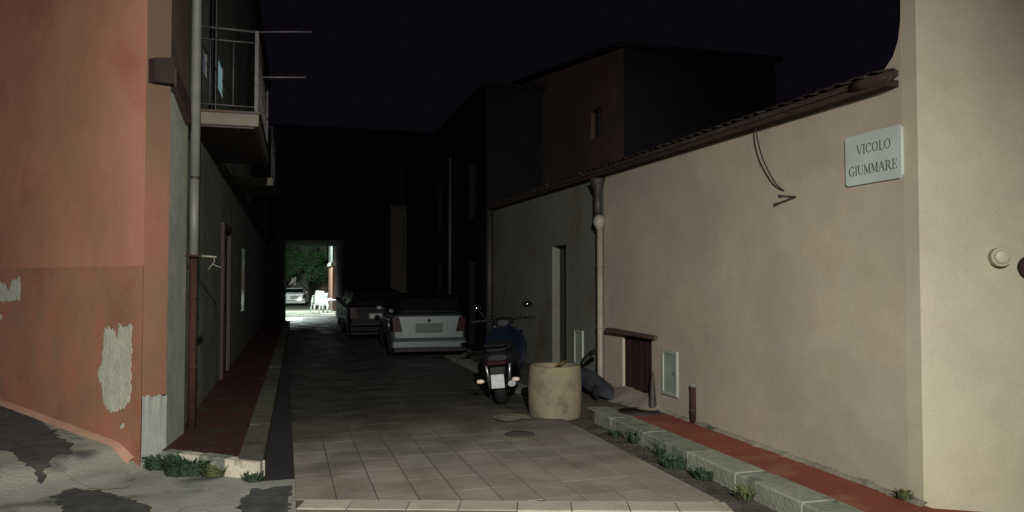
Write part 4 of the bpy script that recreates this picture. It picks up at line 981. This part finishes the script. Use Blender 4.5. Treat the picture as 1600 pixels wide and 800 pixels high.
# background buildings of the square
fb = thing('far_grey_building', 'pale grey green building at the back of the lit square', 'building', (-2,74,zf))
MB().box((-14,74,zf-.2),(2.6,80,9)).build('wall', 'far_wall', parent=fb)
for i in range(4):
    q = MB().box((-9+i*2.6,73.94,1.2),(-8+i*2.6,73.998,2.8)).build('window', 'glass', parent=fb); MB().box((-9.1+i*2.6,73.9,1.1),(-7.9+i*2.6,73.998,1.198)).build('sill', 'far_beige', parent=q)
MB().box((-14.1,73.8,9.002),(2.7,80.1,9.2)).build('roof', 'rooftile', parent=fb)
f2 = thing('far_beige_building', 'beige building behind the white chairs beyond the passage', 'building', (3,73,zf))
MB().box((2.0,73,zf-.2),(9,73.9,3.0)).build('wall', 'far_beige', parent=f2)
q = MB().box((3.0,72.94,zf),(3.9,72.998,1.7)).build('door', 'brown_door', parent=f2)
MB().box((1.9,72.9,3.002),(9.1,73.95,3.15)).build('roof', 'rooftile', parent=f2)
f3 = thing('far_brown_building', 'reddish brown house at the right of the lit square', 'building', (2.3,48,zf))
MB().box((1.95,46,-.4),(6,52,2.55)).build('wall', 'far_brown', parent=f3)
MB().box((1.85,45.9,2.552),(6.1,52.1,2.75)).build('cornice', 'far_wall', parent=f3)
MB().box((1.95,46.1,2.752),(6,52,5)).build('upper_wall', 'shutter', parent=f3)
# stacked white chairs and a table in the light just past the passage
def make_chair():
    t = thing('plastic_chair', 'x', 'chair', (0,0,0), 'white plastic chairs beyond the passage')
    MB().box((-.22,-.22,.42),(.22,.22,.45),.012).build('seat', 'white_plastic', parent=t)
    b_ = MB(); 
    for k in range(5): b_.box((-.20+k*.085,.20,.46),(-.14+k*.085,.225,.86),.004)
    b_.box((-.23,.195,.86),(.23,.235,.93),.012); b_.build('backrest', 'white_plastic', parent=t)
    for sx in (-1,1):
        for sy in (-1,1): MB().tube([(sx*.20,sy*.20,.43),(sx*.24,sy*.25,0)], [.024,.018], 8).build('leg', 'white_plastic', parent=t)
        MB().tube([(sx*.24,.2,.66),(sx*.26,-.1,.66),(sx*.24,-.2,.62),(sx*.22,-.2,.44)], .018, 8).build('armrest', 'white_plastic', parent=t)
    return t
ch0 = make_chair(); first = True
zc = gz(1.1,39.8)
for (bx_,by_,rz_,k_,labs) in ((.92,40.6,200,3,('white plastic chair at the bottom of the left leaning stack','white plastic chair in the middle of the left stack','topmost white plastic chair of the left stack')),
                         (1.35,39.9,150,2,('white plastic chair under another one in front of the table','upper white plastic chair of the short stack before the table'))):
    for k in range(k_):
        c_ = ch0 if first else copy_tree(ch0); first = False
        c_.location = (bx_+.03*k, by_+.05*k, zc+.11*k); c_.rotation_euler = (R(3),R(-4 if k_==3 else 2),R(rz_)); c_['label'] = labs[k]
tt = thing('plastic_table', 'white plastic table beside the stacked chairs beyond the passage', 'table', (1.75,40.0,zc))
MB().box((1.42,39.7,zc+.68),(2.1,40.6,zc+.72),.012).build('tabletop', 'white_plastic', parent=tt)
for x in (1.48,2.04):
    for y in (39.78,40.52): MB().tube([(x,y,zc+.68),(x,y,zc)], .025, 8).build('leg', 'white_plastic', parent=tt)
bb = thing('broken_board', 'white board lying flat on the ground under the table', 'board', (1.5,39.0,zc))
MB().box((1.1,38.7,zc+.012),(1.75,39.2,zc+.05),.008).build('panel', 'white_plastic', parent=bb)
MB().box((1.15,38.72,zc+.052),(1.2,39.18,zc+.07),.004).build('batten', 'white_plastic', parent=bb)

# ------------------------------------------------------------------ street lamps
def spot(name, loc, aim, watts, col, size, blend, rad, parent):
    ld = bpy.data.lights.new(name, 'SPOT'); ld.energy = watts; ld.color = col; ld.spot_size = R(size); ld.spot_blend = blend; ld.shadow_soft_size = rad
    o = bpy.data.objects.new(name, ld); COL.objects.link(o); o.parent = parent
    o.location = Vector(loc)-parent.location; d = Vector(aim)-Vector(loc); o.rotation_euler = d.to_track_quat('-Z','Y').to_euler(); return o
sl = thing('street_lamp', 'street lamp on a pole behind the viewer lighting the alley mouth', 'street lamp', (LAMP_POS[0],LAMP_POS[1]-1.2,0))
lx_, ly_ = LAMP_POS[0], LAMP_POS[1]-1.2; lz = LAMP_POS[2]
MB().tube([(lx_,ly_,-.05),(lx_,ly_,lz-.3),(lx_,ly_+.15,lz+.1),(lx_,ly_+.6,lz+.18)], [.08,.05,.035,.03], 12).build('pole', 'rail', parent=sl)
MB().box((lx_-.13,ly_+.5,lz+.06),(lx_+.13,LAMP_POS[1]+.12,lz+.17),.03).build('lamp_head', 'rail', parent=sl)
MB().box((lx_-.1,LAMP_POS[1]-.25,lz+.045),(lx_+.1,LAMP_POS[1]+.08,lz+.058)).build('lens', 'lampglass', parent=sl)
spot('lamp_light', LAMP_POS, LAMP_AIM, LAMP_W, LAMP_COL, 105, 1.0, .04, sl)
fx, fy, fz = FAR_POS
fl = thing('street_lamp', 'street lamp on a pole lighting the square beyond the passage', 'street lamp', (fx-1.6,fy,gz(fx-1.6,fy)))
MB().tube([(fx-1.6,fy,-.4),(fx-1.6,fy,fz-.3),(fx-1.4,fy,fz+.05),(fx-.3,fy,fz+.15)], [.08,.05,.035,.03], 12).build('pole', 'rail', parent=fl)
MB().box((fx-.35,fy-.13,fz+.06),(fx+.2,fy+.13,fz+.17),.03).build('lamp_head', 'rail', parent=fl)
MB().box((fx-.25,fy-.1,fz+.045),(fx+.15,fy+.1,fz+.058)).build('lens', 'lampglass2', parent=fl)
spot('lamp_light', FAR_POS, FAR_AIM, FAR_W, FAR_COL, 172, .3, .1, fl)

wl = thing('added_wall_lamp', 'unseen wall lamp added past the passage building to light the white chairs', 'wall lamp', (1.35,36.05,5.1))  # unseen lamp, added to brighten the near side of the chairs
MB().tube([(1.35,36.05,5.2),(1.35,37.3,5.3)], .03, 8).build('arm', 'rail', parent=wl)
MB().box((1.23,37.2,5.16),(1.47,37.8,5.27),.03).build('lamp_head', 'rail', parent=wl)
MB().box((1.26,37.3,5.145),(1.44,37.7,5.158)).build('lens', 'lampglass2', parent=wl)
spot('lamp_light', (1.35,37.5,5.1), (1.2,40.3,0), 2600, FAR_COL, 80, .8, .1, wl)
for o in bpy.data.objects:
    if '_w' in o.keys(): del o['_w']
for o in bpy.data.objects:     # top-level names that are mesh only
    if o.parent is None and o.type == 'MESH' and 'kind' not in o.keys() and 'label' not in o.keys(): o['kind'] = 'structure'
